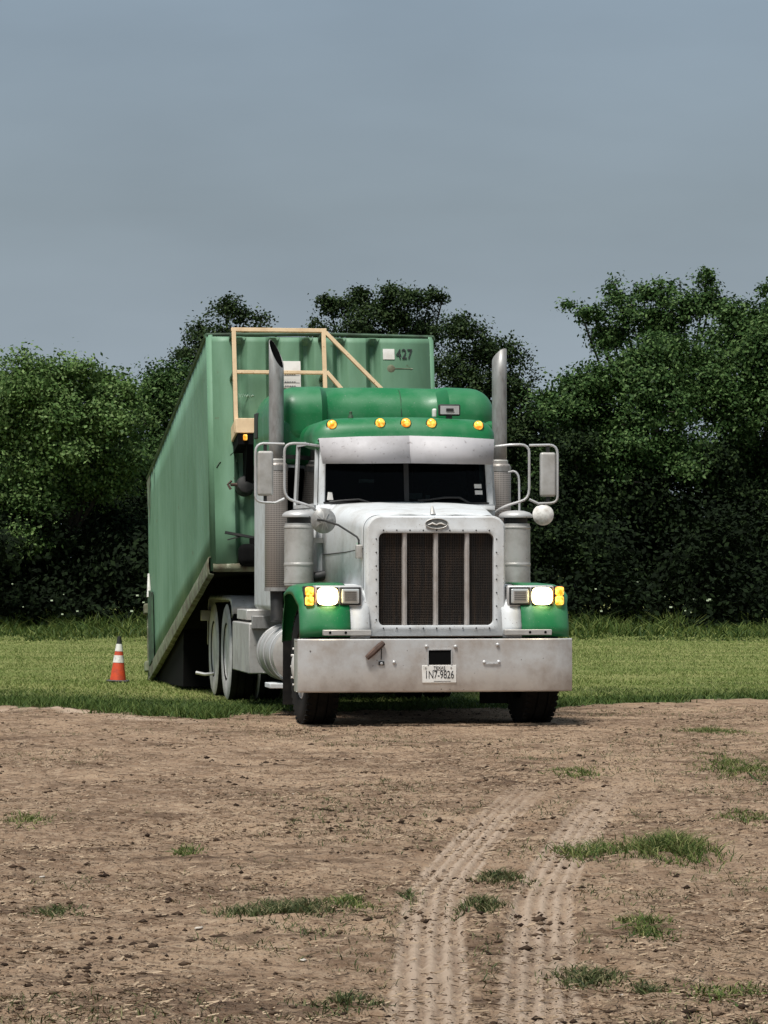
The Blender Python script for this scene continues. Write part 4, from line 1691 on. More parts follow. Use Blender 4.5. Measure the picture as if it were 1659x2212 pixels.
# front bulkhead: pressed vertical corrugations
mb = MB()
xs_, prof_ = [], []
per = 0.36
x = -HW + 0.05
pts = [(-HW + 0.05, 0.0)]
x0 = -HW + 0.26
while x0 + per < HW - 0.10:
    pts += [(x0, 0.0), (x0 + 0.012, 0.012), (x0 + 0.05, 0.10), (x0 + 0.065, 0.115), (x0 + 0.10, 0.115), (x0 + 0.12, 0.10), (x0 + 0.165, 0.012), (x0 + 0.18, 0.0)]
    x0 += per
pts.append((HW - 0.05, 0.0))
rows = []
for z in (0.10, 0.6, 1.1, 1.6, 2.1, HK - 0.10, HK - 0.04):
    fl = 0.0 if z > HK - 0.08 else 1.0
    rows.append([(px, -LK + d * fl, z) for px, d in pts])
mb.grid(rows)
bulk = mb.build("front_bulkhead", M['tank'], K, solid=0.01)
# rounded front corner posts
for s in (-1, 1):
    mb = MB()
    ring = []
    rows = []
    for z in (0.04, HK - 0.02):
        row = []
        for k in range(7):
            a = R(90 * k / 6)
            row.append((s * (HW - 0.06 + 0.06 * math.sin(a)), -LK + 0.06 - 0.06 * math.cos(a), z))
        rows.append(row)
    mb.grid(rows)
    mb.build("corner_post", M['tank'], K, solid=0.01)
# side sheets with shallow stiffening ribs
for s in (-1, 1):
    mb = MB()
    rows = []
    ysd = np.linspace(-LK + 0.06, -0.02, 150)
    for zt in np.linspace(0, 1, 9):
        row = []
        for y in ysd:
            z0 = 0.17 if s < 0 else max(0.17, side_floor(y) + 0.02)
            z = z0 + (HK - 0.05 - z0) * zt
            q = (y * 2 * math.pi / 0.30)
            rip = 0.0028 * math.sin(q) + 0.002 * math.sin(q * 2.7 + 1.0) + 0.014 * math.sin(y * 1.3 + zt * 2.2) * math.sin(zt * math.pi)
            row.append((s * (HW - 0.006 + rip), y, z))
        rows.append(row)
    mb.grid(rows)
    mb.build("side_sheet", M['tank'], K, solid=0.01)
    # bottom rail
    y0 = -LK + 0.02 if s < 0 else -3.65
    mb = MB()
    ysr = np.linspace(y0, -0.05, 40)
    rows = []
    for dx, dz in ((0.0, 0.175), (0.022, 0.17), (0.030, 0.10), (0.022, 0.012), (-0.03, 0.0)):
        rows.append([(s * (HW + dx), y, dz + 0.018 * (vnoise(np.array([y * 2.3]), np.array([dz * 9]))[0] - 0.5)) for y in ysr])
    mb.grid(rows)
    mb.build("bottom_rail", M['tank_rust'], K, solid=0.012)
    # top rail
    mb = MB()
    mb.tube([(s * (HW - 0.01), -LK + 0.05, HK - 0.02), (s * (HW - 0.01), -0.03, HK - 0.02)], 0.035, 8)
    mb.build("top_rail", M['tank_dark'], K)
# roof, floor, rear wall
mb = MB()
mb.add([(-HW + .02, -LK + .04, HK - .03), (HW - .02, -LK + .04, HK - .03), (HW - .02, -.03, HK - .03), (-HW + .02, -.03, HK - .03)], [(0, 1, 2, 3)])
mb.build("tank_roof", M['tank'], K, solid=0.01)
mb = MB()
fy = [-LK + 0.03, -6.2, -5.2, -4.15, -3.7, -2, -0.04]
mb.grid([[(x, y, side_floor(y)) for y in fy] for x in (-HW + 0.02, HW - 0.02)])
mb.build("tank_floor", M['void'], K, solid=0.01)  # floor coloured near black for the shade under the tank
mb = MB()
mb.box(-HW, HW, -0.02, 0.04, 0.0, HK - 0.02)
mb.build("rear_wall", M['tank'], K)
# rolled lip under the bulkhead and dark top edge
mb = MB()
mb.tube([(-HW + 0.02, -LK + 0.02, 0.07), (0, -LK - 0.005, 0.075), (HW - 0.02, -LK + 0.02, 0.07)], 0.045, 10)
mb.build("front_lip", M['tank_rust'], K, label="pale rust stained rolled lip under the front bulkhead")
mb = MB()
mb.tube([(-HW + 0.0, -LK + 0.03, HK - 0.015), (0, -LK - 0.0, HK - 0.002), (HW - 0.0, -LK + 0.03, HK - 0.015)], 0.022, 8)
mb.build("top_edge", M['tank_dark'], K)
# loose debris along the top edge
for k in range(7):
    x = -0.95 + 0.17 * k + 0.05 * math.sin(k * 3)
    mb = MB()
    mb.bar((x, -LK + 0.05, HK + 0.02), (x + 0.10, -LK + 0.09, HK + 0.03 + 0.015 * math.sin(k * 2.1)), 0.03, 0.018)
    mb.build("edge_debris", M['tank_rust'], K)
# rear left frame: dark recess strip, hinge post, hinges, pale hinge rod
mb = MB()
mb.box(-HW - 0.040, -HW - 0.012, -0.60, -0.16, 0.16, 1.02)
mb.prism([(-0.60, 1.02), (-0.16, 1.02), (-0.2, 1.12)], 'x', -HW - 0.040, -HW - 0.012)
mb.build("recess_strip", M['tank_dark'], K)
mb = MB()
mb.box(-HW - 0.03, -HW + 0.03, 0.045, 0.12, 0.02, 0.95)
post = mb.build("rear_post", M['tank_rust'], K)
for z in (0.12, 0.85):
    mb = MB()
    mb.rounded_box(-HW - 0.075, -HW + 0.0, 0.0, 0.11, z, z + 0.14, 0.025, n=4)
    mb.build("hinge", M['tank_rust'], post)
mb = MB()
mb.tube([(-HW - 0.03, -0.26, 1.02), (-HW - 0.03, -0.25, 1.32)], [0.03, 0.014], 8)
mb.build("hinge_rod", M['cone_white'], K)

for k, (y, w_, h_) in enumerate(((-0.45, 0.10, 0.42), (-0.30, 0.16, 0.60), (-0.12, 0.12, 0.34), (-0.95, 0.07, 0.22))):
    mb = MB()
    rows = []
    for t in np.linspace(0, 1, 6):
        hw_ = w_ / 2 * (1 - 0.75 * t) * (1 + 0.25 * math.sin(9 * t + k))
        rows.append([(-HW - 0.017 - 0.001 * k, y - hw_, HK - 0.07 - h_ * t), (-HW - 0.017 - 0.001 * k, y + hw_, HK - 0.07 - h_ * t)])
    mb.grid(rows)
    mb.build("rust_streak", M['tank_rust'], K)

# coupler frame and king pin under the nose
mb = MB()
for x in (-0.42, 0.42):
    mb.bar((x, -LK + 0.1, -0.01), (x, -5.2, 0.17), 0.10, 0.12)
mb.box(-0.5, 0.5, -LK + 0.03, -LK + 0.12, -0.16, 0.03)
mb.build("nose_frame", M['black'], K)

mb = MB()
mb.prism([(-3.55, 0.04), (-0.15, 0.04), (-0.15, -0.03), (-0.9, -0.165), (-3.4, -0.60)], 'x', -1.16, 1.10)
mb.build("under_tank_shade", M['void'], K)  # made-up black wedge standing in for the shade below the tank

# numbers, placards, stain
YB = -LK - 0.006
zrow = lambda py: (1.4 + (HOR - py) * 36.3 / F_PX - 1.35) / math.cos(TAU)


def bx(px, d=36.0):
    """photo column -> lateral position on the bulkhead"""
    return ((px - CX) / F_PX * d + 0.65) / math.cos(TK_YAW)


def flat(name, x0, x1, z0, z1, mat, y=YB, t=0.006, parent=K):
    mb_ = MB()
    mb_.box(x0, x1, y - t, y, z0, z1)
    return mb_.build(name, mat, parent)


flat("white_patch", bx(831, 36.4), bx(856, 36.4), zrow(774), zrow(751), M['paper'])
text_part("tank_number", "427", 0.155, M['ink'], K, ((bx(860, 36.4) + bx(894, 36.4)) / 2, YB - 0.008, zrow(763)), (R(90), 0, 0), 0.78, ext=0.002)
pc = flat("warning_placard", bx(605), bx(650), zrow(802), zrow(780), M['paper'], y=YB - 0.002)
pc2 = flat("warning_placard", bx(605), bx(650), zrow(839), zrow(806), M['paper'], y=YB - 0.002)
for zc in (809, 825, 834):
    mb = MB()
    xa, xb = bx(615), bx(640)
    for k in range(5):
        u0 = xa + (xb - xa) * k / 5
        mb.box(u0, u0 + (xb - xa) * 0.14, YB - 0.011, YB - 0.0085, zrow(zc + 1.2), zrow(zc))
    mb.box(bx(607), bx(648), YB - 0.011, YB - 0.0085, zrow(zc + 3.0), zrow(zc + 2.5))
    mb.build("placard_text", M['ink'], pc2)
mb = MB()
mb.lathe([(0.045, 0), (0.03, 0.006)], (bx(848, 36.4), YB + 0.001, zrow(794)), (0, -1, 0), 9)
mb.box(bx(850, 36.4), bx(895, 36.4), YB - 0.004, YB + 0.001, zrow(794.5), zrow(793.2))
mb.build("rust_stain", M['tank_rust'], bulk)
mb = MB()
xa = bx(514, 35.9)
zz0 = zrow(856)
sc = [(0, .02), (.012, -.02), (.025, .012), (.038, -.02), (.05, .02), (.062, -.008), (.072, .010), (.08, -.012), (.09, .0), (.1, .01), (.112, -.016), (.122, .02),
      (.13, -.012), (.145, .005), (.16, .0)]
mb.tube([(xa + u, YB - 0.002, zz0 + w_) for u, w_ in sc], 0.0055, 5)
mb.build("chalk_scrawl", M['pale_ink'], bulk)
mb = MB()
mb.tube([(bx(492, 35.8), YB, zrow(985)), (bx(500, 35.8), YB, zrow(978)), (bx(505, 35.8), YB, zrow(985)), (bx(506, 35.8), YB, zrow(1000))], 0.004, 5)
mb.tube([(bx(462, 35.8), YB, zrow(1012)), (bx(468, 35.8), YB, zrow(1002)), (bx(471, 35.8), YB, zrow(1000))], 0.008, 5)
mb.build("scratch_mark", M['tank_dark'], bulk)

# yellow handrail and platform on the bulkhead
YR = -LK - 0.34


def rl(px, py, d=35.7):
    """photo pixel -> point on the rail plane in the trailer's own axes"""
    x = ((px - CX) / F_PX * d + 0.61) / math.cos(TK_YAW)
    zw = 1.4 + (HOR - py) * d / F_PX
    return (x, YR, (zw - 1.41) / math.cos(TAU))


rail = empty("guard_rail", rl(505, 930))
rail.parent = K
RO = Vector(rl(505, 930))


def rbar(name, a, b_, w, h, mat=M['yellow']):
    mb_ = MB()
    mb_.bar(Vector(rl(*a)) - RO, Vector(rl(*b_)) - RO, w, h, up=(0, 1, 0))
    return mb_.build(name, mat, rail, bevel=0.004)


rbar("post", (504.5, 705), (505.5, 935), 0.043, 0.043)
rbar("post", (699.5, 705), (700.5, 905), 0.043, 0.043)
rbar("top_bar", (499, 709), (706, 709), 0.042, 0.042)
rbar("mid_bar", (508, 802), (698, 802), 0.036, 0.036)
rbar("stair_rail", (704, 713), (840, 855), 0.04, 0.04)
rbar("stair_rail", (704, 800), (775, 885), 0.04, 0.04)
for py in (712, 802):
    mb = MB()
    for px in (505, 700):
        a_ = Vector(rl(px, py)) - RO
        mb.bar(a_ + Vector((0, 0.026, 0)), a_ + Vector((0, 0.33, 0)), 0.035, 0.035)
    mb.build("wall_stay", M['tank_dark'], rail)
mb = MB()
a_ = Vector(rl(502, 930)) - RO
b_ = Vector(rl(720, 903)) - RO
mb.box(a_.x, b_.x, -0.10, 0.33, -0.05, 0.11)
plat = mb.build("platform", M['yellow'], rail, bevel=0.006)
mb = MB()
mb.box(a_.x + 0.02, b_.x, -0.09, 0.33, -0.17, -0.052)
mb.prism([(-0.08, -0.17), (0.33, -0.17), (0.33, -0.62), (0.22, -0.62)], 'x', a_.x + 0.12, a_.x + 0.20)
mb.build("platform_bracket_shade", M['void'], plat)  # bracket and the shadow under the platform, modelled as one black piece
mb = MB()
c_ = Vector(rl(522, 931)) - RO
mb.rounded_box(c_.x - 0.022, c_.x + 0.022, -0.125, -0.09, -0.13, -0.07, 0.012, n=3)
mb.build("marker_lamp", M['amber'], plat)

# valve and black hand pump on the bulkhead
mb = MB()
c_ = Vector((bx(520, 35.7), -LK - 0.14, zrow(1055)))
mb.lathe([(0.10, 0.14), (0.10, 0.0), (0.085, -0.03), (0.02, -0.05)], c_, (0, 1, 0), 24)
valve = mb.build("manway_cover", M['black'], K)
mb = MB()
mb.tube([c_ + Vector((-0.09, 0.0, 0)), c_ + Vector((-0.16, -0.01, 0.0))], [0.018, 0.018], 8)
mb.tube([c_ + Vector((-0.15, -0.01, 0.04)), c_ + Vector((-0.19, -0.01, 0.0)), c_ + Vector((-0.16, -0.01, -0.05))], 0.014, 6)
mb.build("valve_handle", M['strap'], valve)
mb = MB()
c_ = Vector((bx(522, 35.7), -LK - 0.10, 0.09))
mb.rounded_box(c_.x - 0.10, c_.x + 0.16, c_.y - 0.08, c_.y + 0.08, 0.06, 0.30, 0.075, n=4)
mb.tube([c_ + Vector((0.06, 0, 0.18)), c_ + Vector((0.06, 0, 0.27))], 0.04, 10)
pump = mb.build("hand_pump", M['void'], K)
mb = MB()
mb.bar(c_ + Vector((-0.235, 0, 0.335)), c_ + Vector((0.09, 0, 0.275)), 0.03, 0.026)
mb.bar(c_ + Vector((-0.21, 0, 0.255)), c_ + Vector((-0.08, 0, 0.29)), 0.012, 0.012)
mb.build("pump_lever", M['black'], pump)

# ------------------------------------------------------------------ traffic cone
cx_, cy_ = ground_pt(255, 1474)
cone = empty("traffic_cone", (cx_, cy_, 0.0), (0, R(2), 0))
tag(cone, "orange traffic cone with two white bands standing in the grass beside the tank trailer", "traffic cone")


def seg_cone(z0, z1, mat, name, off=0.0):
    ra = lambda z: 0.104 - (0.104 - 0.022) * z / 0.57 + off
    mb_ = MB()
    mb_.lathe([(ra(z0), z0), (ra(z1), z1)], (0, 0, 0), (0, 0, 1), 24)
    return mb_.build(name, mat, cone)


seg_cone(0.02, 0.245, M['orange_cone'], "lower_body")
seg_cone(0.245, 0.335, M['cone_white'], "reflective_band", 0.002)
seg_cone(0.335, 0.385, M['orange_cone'], "middle_body")
seg_cone(0.385, 0.475, M['cone_white'], "reflective_band", 0.002)
seg_cone(0.475, 0.57, M['cone_black'], "tip")
mb = MB()
mb.rounded_box(-0.135, 0.135, -0.135, 0.135, 0.0, 0.03, 0.014, n=4)
mb.build("base", M['cone_black'], cone)

# ------------------------------------------------------------------ grass tufts on the yard
TUFTS = [
    # px, py, half width px, half depth px, n, blade len, material, label
    (1450, 1848, 95, 26, 620, 0.15, 'tuft', "large bright green grass tuft at the right of the yard, biggest on the soil"),
    (1270, 1842, 85, 20, 330, 0.10, 'tuft', "low spreading grass patch just left of the largest bright tuft"),
    (1085, 1902, 62, 18, 330, 0.07, 'tuft_dark', "dark weed clump between the two tyre tracks, nearest the truck"),
    (1035, 1968, 55, 20, 260, 0.07, 'tuft_dark', "dark ragged weed clump between the tyre tracks, nearer the camera"),
    (600, 1975, 115, 24, 720, 0.08, 'tuft_dark', "long dark green weed patch on the soil left of the tyre tracks"),
    (755, 1955, 60, 18, 200, 0.07, 'tuft', "thin grass patch at the right end of the long weed patch"),
    (1400, 2010, 55, 24, 260, 0.07, 'tuft', "rounded grass tuft below the largest bright tuft"),
    (1265, 2105, 75, 26, 300, 0.07, 'tuft_dark', "grey green weed tuft touching the right tyre track"),
    (1400, 2130, 35, 16, 110, 0.05, 'tuft_dark', "small dark tuft low on the right, right of the grey green weed tuft"),
    (400, 1845, 35, 14, 130, 0.06, 'tuft', "small grass tuft alone on the soil left of centre"),
    (750, 2165, 75, 26, 230, 0.06, 'tuft_dark', "weed tuft at the bottom edge left of the tyre tracks"),
    (125, 1970, 65, 18, 170, 0.06, 'tuft_dark', "sparse weed patch near the left edge of the photo"),
    (60, 1775, 60, 18, 150, 0.07, 'tuft', "pale grass patch at the far left of the yard"),
    (885, 1935, 26, 24, 80, 0.06, 'tuft_dark', "narrow weed sprig beside the left tyre track"),
    (1245, 1668, 60, 14, 300, 0.07, 'tuft', "small grass patch on the soil in front of the truck's right wheel"),
    (1600, 1665, 95, 30, 900, 0.07, 'tuft', "wide pale grass patch at the right edge near the field"),
    (1540, 1580, 80, 10, 500, 0.06, 'tuft', "faint thin grass strip at right just before the field"),
    (1610, 1770, 60, 22, 200, 0.07, 'tuft', "sparse grass sprouts at the right edge above the largest tuft"),
    (1560, 2140, 110, 36, 160, 0.05, 'tuft', "scattered low grass sprouts in the lower right corner"),
]
for (px, py, hw, hd, n_, bl, mk, lab) in TUFTS:
    hw, n_, bl = hw * 1.25, int(n_ * 1.35), bl * 1.12
    cx0, cy0 = ground_pt(px, py)
    wx = hw / F_PX * cy0
    wy = abs(ground_pt(px, py - hd)[1] - ground_pt(px, py + hd)[1]) / 2
    X = np.clip(rng.normal(0, 0.42, n_ * 2), -1.15, 1.15)
    Y = np.clip(rng.normal(0, 0.42, n_ * 2), -1.15, 1.15)
    X, Y = cx0 + X * wx, cy0 + Y * wy
    ln = bl * (0.35 + 0.75 * rng.random(len(X)))
    zg = ground_h(X, Y)[0]
    v, f, k = blades(X - cx0, Y - cy0, zg - 0.006, ln, 0.0035 + 0.004 * rng.random(len(X)), ln * (0.25 + 0.95 * rng.random(len(X))), seg=2, curl=0.9)
    keep = fbm(X * 14 + 3, Y * 7, 3) > 0.40
    if keep.sum() > 40:
        X, Y, ln = X[keep], Y[keep], ln[keep]
    ln = ln * (1.15 - 0.5 * np.clip(np.hypot((X - cx0) / wx, (Y - cy0) / wy), 0, 1.3))
    zg = ground_h(X, Y)[0]
    v, f, k = blades(X - cx0, Y - cy0, zg - 0.006, ln, 0.0035 + 0.004 * rng.random(len(X)), ln * (0.25 + 1.1 * rng.random(len(X))), seg=2, curl=0.9)
    rx = np.linspace(-wx * 1.1, wx * 1.1, 9)
    rz = ground_h(cx0 + rx, np.full(9, cy0))[0] - 0.002
    rv = np.concatenate([np.stack([rx, np.full(9, -0.004), rz], -1), np.stack([rx, np.full(9, 0.004), rz + 0.004], -1)], 0)
    rf = np.array([[i, i + 1, i + 10, i + 9] for i in range(8)]) + len(v)
    v, f = np.concatenate([v, rv], 0), np.concatenate([f, rf], 0)
    ry = np.linspace(-wy * 1.1, wy * 1.1, 9)
    rz = ground_h(np.full(9, cx0), cy0 + ry)[0] - 0.002
    rv = np.concatenate([np.stack([np.full(9, -0.004), ry, rz], -1), np.stack([np.full(9, 0.004), ry, rz + 0.004], -1)], 0)
    rf = np.array([[i, i + 1, i + 10, i + 9] for i in range(8)]) + len(v)
    v, f = np.concatenate([v, rv], 0), np.concatenate([f, rf], 0)
    o = raw_mesh("grass_tuft", v, f, k, M[mk])
    o.location = (cx0, cy0, 0)
    tag(o, lab, "grass tuft", "grass tufts on the bare soil")

# thin sprouts scattered over the soil
N = 11000
Y = 9.4 + (rng.random(N) ** 1.2) * 25
X = (rng.random(N) * 2 - 1) * (Y * 0.13 + 0.4)
dens = np.clip(fbm(X * 0.8 + 31, Y * 0.55 + 9, 4) * 5 - 2.55 + 0.25 * np.clip(X, -1, 3), 0, 1)
keep = (rng.random(N) < dens) & (np.abs(dist_track(X, Y)) > 0.14)
X, Y = np.repeat(X[keep], 5), np.repeat(Y[keep], 5)
X = X + rng.normal(0, 0.018, len(X))
Y = Y + rng.normal(0, 0.03, len(Y))
ln = 0.02 + 0.045 * rng.random(len(X)) ** 2
v, f, k = blades(X, Y, ground_h(X, Y)[0] - 0.004, ln, 0.003 + 0.003 * rng.random(len(X)), ln * (0.3 + 1.2 * rng.random(len(X))), seg=2, curl=0.9)
tag(raw_mesh("grass_sprouts", v, f, k, M['tuft_dark']), "thin grass sprouts scattered over the bare soil", "grass", kind="stuff")

# pale pebbles
PEB = [(92, 1898, "round white pebble on the soil near the left edge"), (430, 2012, "pale pebble left of the long weed patch, below its end"),
       (655, 2072, "pale flat pebble on the soil below the long weed patch"), (1340, 2143, "white pebble right of the right tyre track, low in the photo"),
       (632, 1712, "pale stone beside a dark clod in front of the truck")]
for (px, py, lab) in PEB:
    x, y = ground_pt(px, py)
    mb = MB()
    r = random.uniform(0.008, 0.012)
    mb.rounded_box(-r * 1.4, r * 1.4, -r, r, -r * 0.4, r * 0.7, r * 0.54, n=3, warp=lambda q: [q[0] + q[1] * 0.5, q[1] - q[0] * q[2] * 20, q[2] * (0.7 + 20 * q[0])])
    o = mb.build("pebble", M['stone'])
    o.location = (x, y, float(ground_h(np.array([x]), np.array([y]))[0][0]) + 0.003)
    o.rotation_euler = (0.1, 0.05, random.random() * 3)
    tag(o, lab, "pebble", "pale pebbles on the soil")

# ------------------------------------------------------------------ trees
def leaf_cloud(lobes, n_leaves, size, twig=55, spread=0.20, up=0.5, shell=0.6, floor=0.15):
    """lobes: (x, y, z, r) -> leaf quads gathered in twig clumps through each lobe's volume"""
    lob = np.array(lobes)
    ntw = max(20, n_leaves // twig)
    wgt = lob[:, 3] ** 2
    sel = rng.choice(len(lob), ntw, p=wgt / wgt.sum())
    d = rng.normal(size=(ntw, 3))
    d /= np.linalg.norm(d, axis=1)[:, None]
    d[:, 2] = np.where(d[:, 2] < -0.5, -d[:, 2], d[:, 2])
    rad = lob[sel, 3] * (shell + (1.12 - shell) * rng.random(ntw) ** 0.7)
    c = lob[sel, :3] + d * rad[:, None]
    tw = rng.integers(0, ntw, n_leaves)
    sp_ = spread * (0.6 + 0.8 * rng.random(ntw))
    p = c[tw] + rng.normal(size=(n_leaves, 3)) * sp_[tw][:, None] * np.array([1.1, 1.1, 0.75])
    p[:, 2] = np.maximum(p[:, 2], floor)
    nrm = rng.normal(size=(n_leaves, 3)) * 0.55 + d[tw] * 0.9 + np.array([0, 0, up * 0.7])
    nrm /= np.linalg.norm(nrm, axis=1)[:, None]
    t = np.cross(nrm, rng.normal(size=(n_leaves, 3)))
    t /= np.linalg.norm(t, axis=1)[:, None] + 1e-9
    bb = np.cross(nrm, t)
    ln = size * (0.6 + 0.8 * rng.random(n_leaves))[:, None]
    wd = ln * 0.30
    v = np.empty((n_leaves, 4, 3))
    v[:, 0] = p - t * ln * 0.5
    v[:, 1] = p + bb * wd
    v[:, 2] = p + t * ln * 0.5
    v[:, 3] = p - bb * wd
    return v.reshape(-1, 3), np.arange(n_leaves * 4).reshape(-1, 4), c


def tree(name, label, px_lobes, d, trunk_px, n_leaves, mk, size=0.11, depth=0.7, spread=0.2, twig=55, group="trees at the edge of the field"):
    tx = (trunk_px - CX) / F_PX * d
    e = empty(name, (tx, d, 0))
    tag(e, label, "tree", group)
    lobes = []
    for (px, py, r) in px_lobes:
        p = at(px, py, d)
        rr = r / F_PX * d
        lobes.append((p.x - tx, (random.random() * 2 - 1) * rr * depth, p.z, rr))
    sub = []
    for (x, y, z, r) in lobes:
        sub.append((x, y, z, r * 0.62))
        for k in range(6):
            dv = Vector((random.gauss(0, 1), random.gauss(0, 1) - 0.5, random.gauss(0.25, 0.8))).normalized()
            q = random.uniform(0.28, 0.50)
            sub.append((x + dv.x * r * (1 - q), y + dv.y * r * (1 - q), z + dv.z * r * (1 - q), r * q))
        for k in range(3):
            dv = Vector((random.gauss(0, 1), random.gauss(0, 0.6), abs(random.gauss(0.3, 0.8)))).normalized()
            q = random.uniform(0.10, 0.20)
            w_ = random.uniform(0.98, 1.22)
            sub.append((x + dv.x * r * w_, y + dv.y * r * w_, z + dv.z * r * w_, r * q))
    v, f, c = leaf_cloud(sub, n_leaves, size, twig=twig, spread=spread, shell=0.72)
    raw_mesh("crown", v, f, 4, M[mk], e)
    ztop = max(q[2] for q in lobes)
    zlow = min(q[2] for q in lobes)
    mb_ = MB()
    hub = Vector((0.1, 1.3, max(1.3, min(zlow, 2.6))))
    mb_.tube([(0, 1.2, -0.1), (0.03, 1.22, 0.6), hub], [0.17, 0.13, 0.10], 8)
    lobes_sorted = sorted(lobes, key=lambda q: -q[3])[:14]
    for (x, y, z, r) in lobes_sorted:
        midp = hub.lerp(Vector((x, y, z)), 0.5) + Vector((random.uniform(-.2, .2), random.uniform(-.2, .2), 0.25))
        mb_.tube([hub, midp, (x, y, z)], [0.075, 0.045, 0.018], 6)
    for k in range(min(60, len(c))):
        q = Vector(c[k])
        lb = min(sub, key=lambda w_: (Vector(w_[:3]) - q).length)
        mb_.tube([Vector(lb[:3]), Vector(lb[:3]).lerp(q, 0.6) + Vector((0, 0, 0.05)), q], [0.016, 0.011, 0.005], 5)
    mb_.build("trunk", M['bark'], e)
    return e


tree("broadleaf_tree", "pale green bushy tree at the left edge of the photo, lowest of the row",
     [(60, 850, 80), (150, 832, 70), (235, 868, 62), (20, 930, 95), (150, 930, 90), (255, 930, 72), (60, 1020, 90), (170, 1030, 85), (262, 1020, 60),
      (100, 1100, 60), (10, 1090, 70), (60, 1180, 45)], 80, 120, 70000, 'leaf_light', 0.095, spread=0.175, twig=130)
tree("broadleaf_tree", "mid green tree between the pale left tree and the tank trailer",
     [(335, 868, 52), (372, 830, 42), (300, 905, 58), (365, 930, 70), (400, 880, 50), (330, 1010, 65), (385, 1040, 80), (310, 1110, 50), (350, 1180, 70)],
     86, 345, 36000, 'leaf_mid', 0.09)
tree("broadleaf_tree", "dark tree whose top rises behind the tank trailer's left corner",
     [(490, 668, 34), (520, 690, 26), (566, 690, 20), (428, 730, 34), (398, 785, 40), (470, 740, 50), (530, 750, 50), (450, 820, 80), (540, 830, 80),
      (400, 880, 60), (470, 950, 100)], 94, 470, 30000, 'leaf_dark', 0.09, spread=0.12)
tree("broadleaf_tree", "dark tree directly behind the number on the tank trailer",
     [(712, 665, 26), (750, 672, 34), (778, 645, 22), (800, 690, 45), (848, 642, 24), (880, 660, 38), (925, 655, 34), (955, 650, 14), (850, 720, 60), (920, 730, 60),
      (760, 740, 60), (690, 720, 30), (860, 820, 90)], 97, 840, 32000, 'leaf_dark', 0.09, spread=0.12)
tree("broadleaf_tree", "dark sloping tree right of the tank trailer, behind the right exhaust stack",
     [(985, 715, 34), (1025, 740, 42), (1060, 775, 45), (1105, 765, 24), (1125, 790, 22), (1010, 820, 75), (1080, 860, 70), (1130, 850, 30), (1130, 930, 75),
      (1060, 970, 90), (1150, 1020, 70)], 92, 1060, 32000, 'leaf_dark', 0.09, spread=0.165)
tree("broadleaf_tree", "tall tree on the right with loose wispy top branches against the sky",
     [(1228, 660, 13), (1255, 680, 20), (1290, 690, 34), (1330, 612, 17), (1335, 650, 28), (1365, 690, 48), (1392, 635, 22), (1435, 640, 42), (1480, 680, 48),
      (1525, 610, 24), (1535, 650, 34), (1570, 680, 34), (1300, 745, 34), (1330, 735, 40), (1430, 730, 60)], 88, 1420, 17000, 'leaf_mid', 0.095, spread=0.12, twig=30)
tree("broadleaf_tree", "broad dense mid green tree below the wispy top on the right",
     [(1265, 850, 55), (1330, 815, 60), (1400, 790, 65), (1470, 775, 70), (1225, 900, 55), (1190, 880, 34), (1300, 920, 80), (1400, 890, 100), (1500, 870, 90),
      (1250, 1000, 80), (1360, 1010, 90), (1470, 1000, 90)], 84, 1370, 70000, 'leaf_mid', 0.095, spread=0.175, twig=130)
tree("broadleaf_tree", "dense dark green tree cut off by the right edge of the photo",
     [(1600, 700, 48), (1650, 690, 44), (1700, 705, 70), (1560, 770, 70), (1640, 780, 90), (1720, 800, 90), (1570, 890, 90), (1660, 900, 100), (1600, 1010, 90),
      (1690, 1030, 90)], 85, 1640, 66000, 'leaf_mid', 0.095, spread=0.175, twig=130)

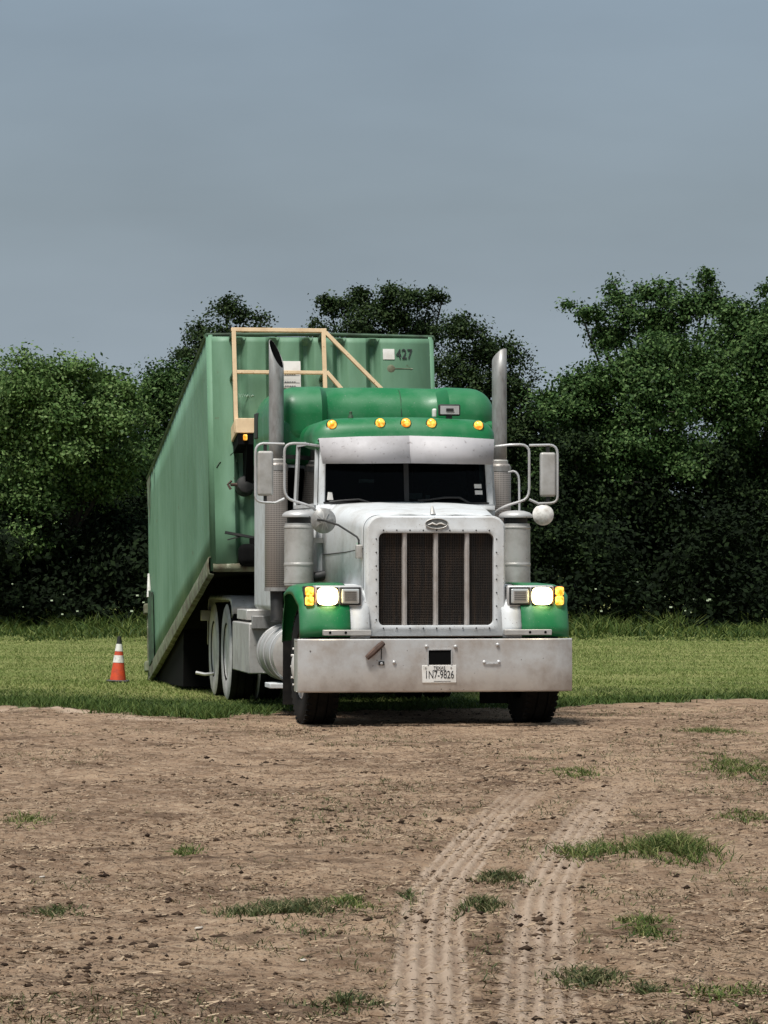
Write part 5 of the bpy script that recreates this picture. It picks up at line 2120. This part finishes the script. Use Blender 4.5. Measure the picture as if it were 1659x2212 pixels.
SHRUBS = [
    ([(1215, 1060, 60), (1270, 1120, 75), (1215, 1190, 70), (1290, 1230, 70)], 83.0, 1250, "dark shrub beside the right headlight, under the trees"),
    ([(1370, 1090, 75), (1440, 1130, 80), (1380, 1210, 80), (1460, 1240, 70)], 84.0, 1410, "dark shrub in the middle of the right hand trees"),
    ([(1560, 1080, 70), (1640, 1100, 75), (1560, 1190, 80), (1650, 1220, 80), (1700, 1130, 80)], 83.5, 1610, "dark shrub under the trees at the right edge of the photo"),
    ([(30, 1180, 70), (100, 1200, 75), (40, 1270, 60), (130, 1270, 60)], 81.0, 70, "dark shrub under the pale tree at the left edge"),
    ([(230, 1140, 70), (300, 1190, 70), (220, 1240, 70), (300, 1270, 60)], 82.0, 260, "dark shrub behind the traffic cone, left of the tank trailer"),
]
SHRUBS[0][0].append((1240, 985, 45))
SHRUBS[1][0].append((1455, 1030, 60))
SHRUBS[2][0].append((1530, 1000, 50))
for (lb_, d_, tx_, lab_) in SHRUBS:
    o = tree("shrub", lab_, lb_, d_, tx_, 22000, 'leaf_shrub_shade', 0.10, spread=0.2, group="shrubs under the trees")
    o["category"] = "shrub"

# thicket under and behind the crowns, its shade put into the leaf colour
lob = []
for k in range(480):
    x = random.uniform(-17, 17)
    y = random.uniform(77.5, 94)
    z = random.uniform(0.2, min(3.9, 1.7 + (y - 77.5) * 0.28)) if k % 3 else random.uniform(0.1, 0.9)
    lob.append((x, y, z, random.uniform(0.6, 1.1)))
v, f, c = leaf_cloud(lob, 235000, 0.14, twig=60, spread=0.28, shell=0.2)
tag(raw_mesh("thicket", v, f, 4, M['leaf_deep_shade']), "dark tangled undergrowth filling the shade below the trees", "undergrowth", kind="stuff")
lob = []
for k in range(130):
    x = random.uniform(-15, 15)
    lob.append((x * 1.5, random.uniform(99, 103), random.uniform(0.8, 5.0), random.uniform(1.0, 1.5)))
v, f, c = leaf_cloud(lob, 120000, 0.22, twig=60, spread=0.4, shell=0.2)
tag(raw_mesh("far_wood", v, f, 4, M['leaf_deep_shade']), "far dark wood seen through the gaps between the trees", "wood", kind="stuff")
